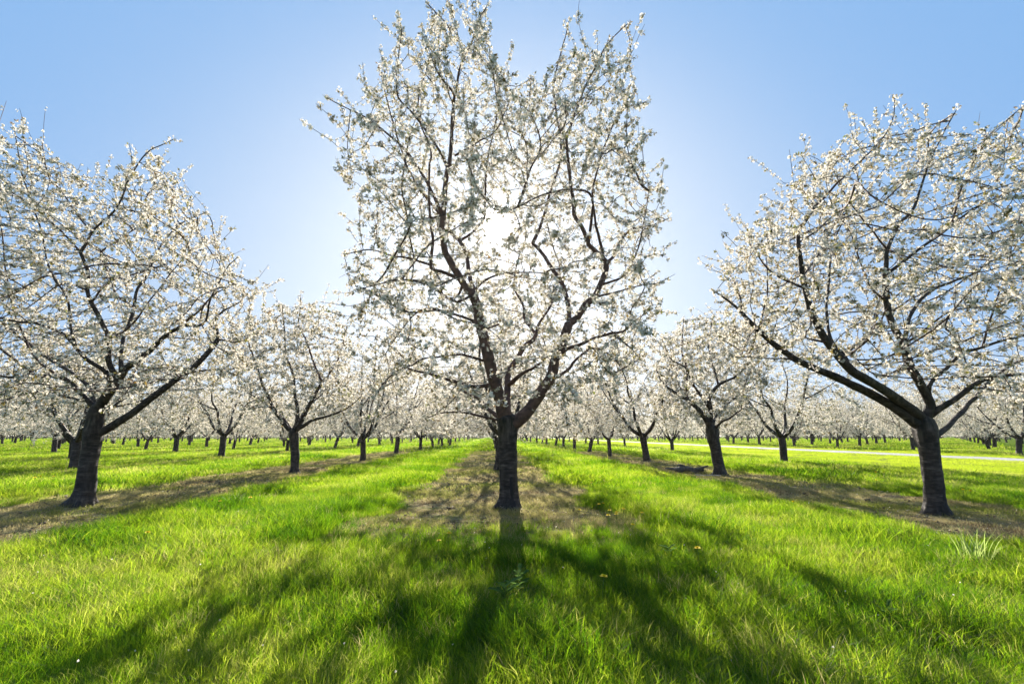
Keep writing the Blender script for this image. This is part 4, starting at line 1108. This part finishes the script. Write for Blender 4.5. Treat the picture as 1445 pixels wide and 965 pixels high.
cx = N.new('ShaderNodeCombineXYZ'); Lk.new(nattr('rz', 'FLOAT'), cx.inputs['Z'])
Lk.new(gi.outputs[0], iop.inputs['Points']); Lk.new(ci.outputs[0], iop.inputs['Instance'])
Lk.new(nattr('idx', 'INT'), iop.inputs['Instance Index'])
Lk.new(cx.outputs[0], iop.inputs['Rotation']); Lk.new(nattr('scl', 'FLOAT'), iop.inputs['Scale'])
sn = N.new('GeometryNodeStoreNamedAttribute'); sn.data_type = 'FLOAT'; sn.domain = 'INSTANCE'; sn.inputs['Name'].default_value = 'tint'
Lk.new(iop.outputs[0], sn.inputs['Geometry']); Lk.new(nattr('tint_p', 'FLOAT'), [s for s in sn.inputs if s.name == 'Value' and s.enabled][0])
Lk.new(sn.outputs[0], go.inputs[0])
md = gobj.modifiers.new('scatter', 'NODES'); md.node_group = ng

# ------------------------------------------------------------------ small things on the ground
def gpos(px, py):
    p = ground_at(px, py); p[2] = float(gz(p[0], p[1])); return p
sr = np.random.default_rng(55)
# fallen branch
p = gpos(972, 667)
e = bpy.data.objects.new('fallen_branch', None); e.location = p; COL.objects.link(e)
e['label'] = 'dark gnarled fallen branch lying in the dry strip beside a cherry trunk'; e['category'] = 'branch'
def wob_tube(P, r0_, r1_, sides=8, nm='log'):
    P = np.array(P, float); t = np.linspace(0, 1, len(P)); C = catmull(np.column_stack([P, r0_ + (r1_ - r0_) * t]), 0.05)
    C[:, 3] *= 1 + 0.25 * np.array([mnoise.noise(Vector(c[:3]) * 9) for c in C])
    m = MB(); m.tube(C[:, :3], C[:, 3], sides, radial=1 + 0.15 * sr.normal(size=(len(C), sides)) * 0.5)
    return m.mesh(nm, M_DEAD, True)
link('log', wob_tube([(-0.35, 0, 0.07), (-0.1, 0.03, 0.12), (0.15, -0.02, 0.10), (0.42, 0.02, 0.09)], 0.085, 0.05), e)
link('stub', wob_tube([(-0.3, 0, 0.10), (-0.45, 0.04, 0.12), (-0.62, 0.05, 0.13)], 0.05, 0.02), e)
link('stub', wob_tube([(-0.05, 0, 0.12), (-0.12, 0.02, 0.20), (-0.28, 0.05, 0.23)], 0.04, 0.018), e)
link('stub', wob_tube([(0.25, 0, 0.10), (0.40, -0.05, 0.16), (0.52, -0.05, 0.20)], 0.04, 0.02), e)
link('stub', wob_tube([(0.0, -0.02, 0.1), (0.1, -0.12, 0.05), (0.25, -0.2, 0.02)], 0.035, 0.015), e)
p = gpos(1000, 671)
e = bpy.data.objects.new('dead_stick', None); e.location = p; COL.objects.link(e)
e['label'] = 'thin pale stick on the ground between fallen branch and dark trunk'; e['category'] = 'stick'
M_STICK = simple_bark('bleached_wood', (0.32, 0.29, 0.25))
mb = MB(); mb.tube(catmull([(-0.32, 0.05, 0.05), (-0.1, 0.0, 0.035), (0.1, -0.02, 0.045), (0.3, -0.03, 0.03)], 0.05), np.linspace(0.016, 0.009, 14)[:1].repeat(len(catmull([(-0.32, 0.05, 0.05), (-0.1, 0.0, 0.035), (0.1, -0.02, 0.045), (0.3, -0.03, 0.03)], 0.05))), 5)
link('shaft', mb.mesh('shaft', M_STICK), e)
mb = MB(); mb.tube(np.array([(0.05, -0.01, 0.04), (0.12, 0.04, 0.08), (0.16, 0.07, 0.13)]), 0.006, 4)
link('side_twig', mb.mesh('side_twig', M_STICK), e)
# dandelions
M_DAND = simple_mat('dandelion_yellow', [(0.3, (0.85, 0.62, 0.015)), (0.7, (0.90, 0.74, 0.03))], 60, 0.8)
M_STEM = leafy('dandelion_stem', [(0, (0.10, 0.16, 0.04)), (1, (0.13, 0.18, 0.05))], [(0, (0.2, 0.3, 0.08)), (1, (0.25, 0.35, 0.1))], 0.3)
def dandelion_head():
    Vs = []; T = []; n = 0; r = np.random.default_rng(1)
    for ring, (cnt, el) in enumerate([(16, 0.15), (14, 0.5), (10, 0.85), (6, 1.2)]):
        for k in range(cnt):
            a = k * 6.283 / cnt + ring * 0.3 + r.uniform(-.1, .1); L = 0.023 * r.uniform(0.85, 1.1) * (1 - 0.12 * ring); w = 0.0042
            d = np.array([math.cos(a) * math.cos(el), math.sin(a) * math.cos(el), math.sin(el)]); s_ = np.array([-math.sin(a), math.cos(a), 0]) * w
            Vs += [np.zeros(3), d * L * 0.8 - s_, d * L, d * L * 0.8 + s_]; T.append((n, n + 1, n + 2, n + 3)); n += 4
    return build_mesh('flower_head', np.array(Vs), [np.array(T)], M_DAND)
HEAD = dandelion_head()
mb = MB(); mb.tube(np.array([(0, 0, -0.02), (0.004, 0, 0.06), (0.002, 0.003, 0.13), (0, 0, 0.2)]), 0.0022, 5); STEM = mb.mesh('stem', M_STEM, True)
spots = [(836, 682, 0), (846, 710, 0), (859, 720, 0), (858, 732, 0), (869, 723, 0), (878, 716, 0), (905, 722, 0), (892, 746, 0), (822, 687, 0), (815, 723, 0), (852, 709, 0), (872, 729, 0),
         (986, 776, 1), (849, 814, 2), (1119, 709, 3), (295, 702, 4), (301, 702, 4), (313, 704, 4), (352, 701, 5), (634, 749, 6), (621, 758, 6), (206, 752, 7),
         (51, 674, 8), (58, 673, 8), (73, 673, 8), (1236, 668, 9), (1248, 668, 9), (1357, 691, 10), (1371, 693, 10), (1234, 677, 9)]
LAB = ['yellow dandelion in the loose patch just right of the middle trunk', 'single yellow dandelion in the tree shadow at lower right of centre', 'yellow dandelion lowest in the shaded foreground near the centre',
       'lone yellow dandelion at the grass edge below the right-hand bare strip', 'yellow dandelion in the small row at the edge of the left bare strip', 'lone yellow dandelion right of the small row on the left strip edge',
       'yellow dandelion of the pair left of the middle trunk shadow', 'lone yellow dandelion in bright grass below the left tree', 'yellow dandelion behind the thick left tree trunk',
       'yellow dandelion in tall grass left of the scarred right trunk', 'yellow dandelion in tall grass right of the scarred right trunk']
for px_, py_2, kx in spots:
    hgt = 0.16 if kx not in (8, 9, 10) else 0.24
    d = ray(px_, py_2); t = (hgt - 1.0) / d[2]; p = EYE + d * t; p[2] = float(gz(p[0], p[1]))
    e = bpy.data.objects.new('dandelion', None); e.location = p; COL.objects.link(e); e.rotation_euler = (sr.uniform(-.15, .15), sr.uniform(-.15, .15), sr.uniform(0, 6))
    e['label'] = LAB[kx]; e['category'] = 'flower'; e['group'] = 'dandelions scattered in the grass'
    st = link('stem', STEM, e); st.scale = (1, 1, hgt / 0.2)
    hd = link('flower_head', HEAD, e, loc=(0, 0, hgt)); hd.scale = (1.15,) * 3
# tall pale grass clumps
M_PALE = leafy('pale_tall_grass', [(0.3, (0.14, 0.22, 0.05)), (0.7, (0.22, 0.26, 0.10))], [(0.3, (0.45, 0.62, 0.12)), (0.7, (0.62, 0.66, 0.28))], 0.55, gloss=0.04)
def clump(px_, py_2, nbl, h, spread, label, seed):
    r = np.random.default_rng(seed); p = gpos(px_, py_2); e = bpy.data.objects.new('grass_clump', None); e.location = p; COL.objects.link(e)
    e['label'] = label; e['category'] = 'grass clump'
    for b in range(nbl):
        a = r.uniform(0, 6.28); ln = h * r.uniform(0.15, 0.7); hh = h * r.uniform(0.5, 1.0); V = []; Q = []; seg = 5
        o_ = np.array([math.cos(a + 1), math.sin(a + 1), 0]) * r.uniform(0, spread); sd = np.array([-math.sin(a), math.cos(a), 0]) * r.uniform(0.003, 0.0055)
        for s_ in range(seg + 1):
            t = s_ / seg; c = o_ + np.array([math.cos(a), math.sin(a), 0]) * ln * t ** 1.8 + np.array([0, 0, hh * (t - 0.35 * t ** 3 * (ln / h))]); w_ = sd * (1 - 0.85 * t)
            V += [c - w_, c + w_]
        for s_ in range(seg): k = 2 * s_; Q.append((k, k + 1, k + 3, k + 2))
        link('blade', build_mesh('blade', np.array(V), [np.array(Q)], M_PALE), e)
clump(1378, 800, 46, 0.36, 0.10, 'tall pale loose clump of grass in front of the right-hand strip', 1)
clump(332, 716, 36, 0.30, 0.12, 'pale feathery clump of tall grass at the edge of the left strip', 2)
# broad-leaved weeds in the shade
M_WEED = leafy('weed_leaves', [(0.3, (0.05, 0.10, 0.025)), (0.7, (0.09, 0.14, 0.05))], [(0.3, (0.15, 0.30, 0.05)), (0.7, (0.25, 0.38, 0.10))], 0.4)
def weed(px_, py_2, n, size, label, seed):
    r = np.random.default_rng(seed); p = gpos(px_, py_2); e = bpy.data.objects.new('leafy_weed', None); e.location = p; COL.objects.link(e)
    e['label'] = label; e['category'] = 'weed'
    for k in range(n):
        a = k * 2.4 + r.uniform(-.3, .3); L = size * r.uniform(0.6, 1.1); el = r.uniform(0.25, 1.0); w = L * 0.17; B = []
        f = np.array([math.cos(a), math.sin(a), 0]); sd = np.array([-math.sin(a), math.cos(a), 0])
        pr2 = [0.25, 0.8, 0.45, 1.0, 0.6, 0.9, 0.05]
        for q in range(7):
            t = q / 6; c = f * L * t * math.cos(el) + np.array([0, 0, L * math.sin(el) * (t - 0.45 * t * t) + 0.03 + 0.01 * k])
            B += [c - sd * w * pr2[q] + np.array([0, 0, 0.01]), c, c + sd * w * pr2[q] + np.array([0, 0, 0.01])]
        Q = []
        for q in range(6):
            for z in range(2): i_ = q * 3 + z; Q.append((i_, i_ + 1, i_ + 4, i_ + 3))
        link('leaf', build_mesh('leaf', np.array(B), [np.array(Q)], M_WEED, True), e)
weed(733, 838, 12, 0.11, 'low leafy green weed in the shadow below the middle trunk', 1)
weed(712, 852, 9, 0.13, 'smaller leafy weed left of the larger one in the trunk shadow', 2)
weed(1256, 878, 9, 0.08, 'jagged-leaved thistle in the sunny grass at lower right', 3)
weed(945, 800, 10, 0.10, 'leafy weed in the middle tree shadow right of the trunk', 4)
# fallen petals
n = 2600; y = sr.uniform(2, 16, n) ; x = sr.uniform(-1, 1, n) * y * 1.15
kp = sr.uniform(size=n) < 0.16 + 0.84 * strip_mask(x, y) * (vnoise(x, y, 2.3, 7) > 0.45); x, y = x[kp], y[kp]; n = len(x)
tri = np.array([(-.5, -.4, 0), (.5, -.4, .2), (.4, .5, .1), (-.4, .5, .25)]) * 0.0085
M = rot_mats(n, sr); V = np.einsum('nij,vj->nvi', M, tri) + np.column_stack([x, y, gz(x, y) + np.where(strip_mask(x, y) > 0.5, 0.035, sr.uniform(0.03, 0.12, n))])[:, None]
link('fallen_petals', build_mesh('fallen_petals', V.reshape(-1, 3), [np.arange(n * 4).reshape(-1, 4)], M_PETAL), kind='stuff', label='tiny white fallen cherry petals sprinkled over the grass', category='petals')

# clods, dead stems and bits of twig on the bare strips
M_CLOD = simple_mat('dry_soil_clods', [(0.3, (0.05, 0.034, 0.024)), (0.7, (0.16, 0.12, 0.08))], 30, 0.95)
n = 9000; y = sr.uniform(3.5, 26, n); x = sr.uniform(-1, 1, n) * 8.5
k = (strip_mask(x, y) > 0.7) & (vnoise(x, y, 2.6, 12) < 0.58); x, y = x[k], y[k]; n = len(x)
octa = np.array([(1, 0, 0), (0, 1, 0), (-1, 0, 0), (0, -1, 0), (0, 0, 1), (0, 0, -.6)], float); OT = np.array([(0, 1, 4), (1, 2, 4), (2, 3, 4), (3, 0, 4), (1, 0, 5), (2, 1, 5), (3, 2, 5), (0, 3, 5)])
sz = sr.uniform(0.006, 0.028, n) * (1 + (sr.uniform(size=n) < 0.06) * 0.8)
V = np.einsum('nij,vj->nvi', rot_mats(n, sr), octa) * sz[:, None, None] * (1 + 0.35 * sr.normal(size=(n, 6, 1))) * (1, 1, 0.7) + np.column_stack([x, y, gz(x, y) + sz * 0.3])[:, None]
link('soil_clods', build_mesh('soil_clods', V.reshape(-1, 3), [(OT[None] + np.arange(n)[:, None, None] * 6).reshape(-1, 3)], M_CLOD), kind='stuff', label='dry crumbly soil clods scattered over the bare strips under trees', category='soil')
n = 2600; y = sr.uniform(3.8, 22, n); x = sr.uniform(-1, 1, n) * 8.5
k = strip_mask(x, y) > 0.6; x, y = x[k], y[k]; n = len(x)
a = sr.uniform(0, 6.28, n); L = sr.uniform(0.03, 0.14, n); el = sr.uniform(0, 0.35, n); w = sr.uniform(0.0012, 0.0035, n)
D = np.column_stack([np.cos(a) * np.cos(el), np.sin(a) * np.cos(el), np.sin(el)]) * L[:, None]; S = np.column_stack([-np.sin(a), np.cos(a), np.zeros(n)]) * w[:, None]; U_ = np.zeros((n, 3)); U_[:, 2] = w * 1.6
P0 = np.column_stack([x, y, gz(x, y) + 0.02])
V = np.stack([P0 - S, P0 + S, P0 + U_, P0 + D - S, P0 + D + S, P0 + D + U_], 1)
Qs = np.array([(0, 1, 4, 3), (1, 2, 5, 4), (2, 0, 3, 5)])
link('twig_litter', build_mesh('twig_litter', V.reshape(-1, 3), [(Qs[None] + np.arange(n)[:, None, None] * 6).reshape(-1, 4)], simple_bark('litter', (0.16, 0.125, 0.09))), kind='stuff', label='small dead twigs and stems littering the strips under the trees', category='litter')

# thin spring haze in the air
hm, nt = new_mat('haze_air'); g = NG(nt)
vol = g.n('ShaderNodeVolumePrincipled'); vol.inputs['Color'].default_value = (1.0, 0.98, 0.95, 1); vol.inputs['Density'].default_value = 0.0003; vol.inputs['Anisotropy'].default_value = 0.75
o = g.n('ShaderNodeOutputMaterial'); g.l(vol.outputs[0], o.inputs['Volume'])
hv = np.array([(x, y, z) for x in (-3100, 3100) for y in (-3100, 3100) for z in (-2.0, 22.0)], float)
hq = np.array([(0, 1, 3, 2), (4, 6, 7, 5), (0, 4, 5, 1), (2, 3, 7, 6), (0, 2, 6, 4), (1, 5, 7, 3)])
link('haze', build_mesh('haze', hv, [hq], hm), kind='stuff', label='faint pale haze in the air among the far rows', category='haze')
print('done', round(time.time() - T0, 1))
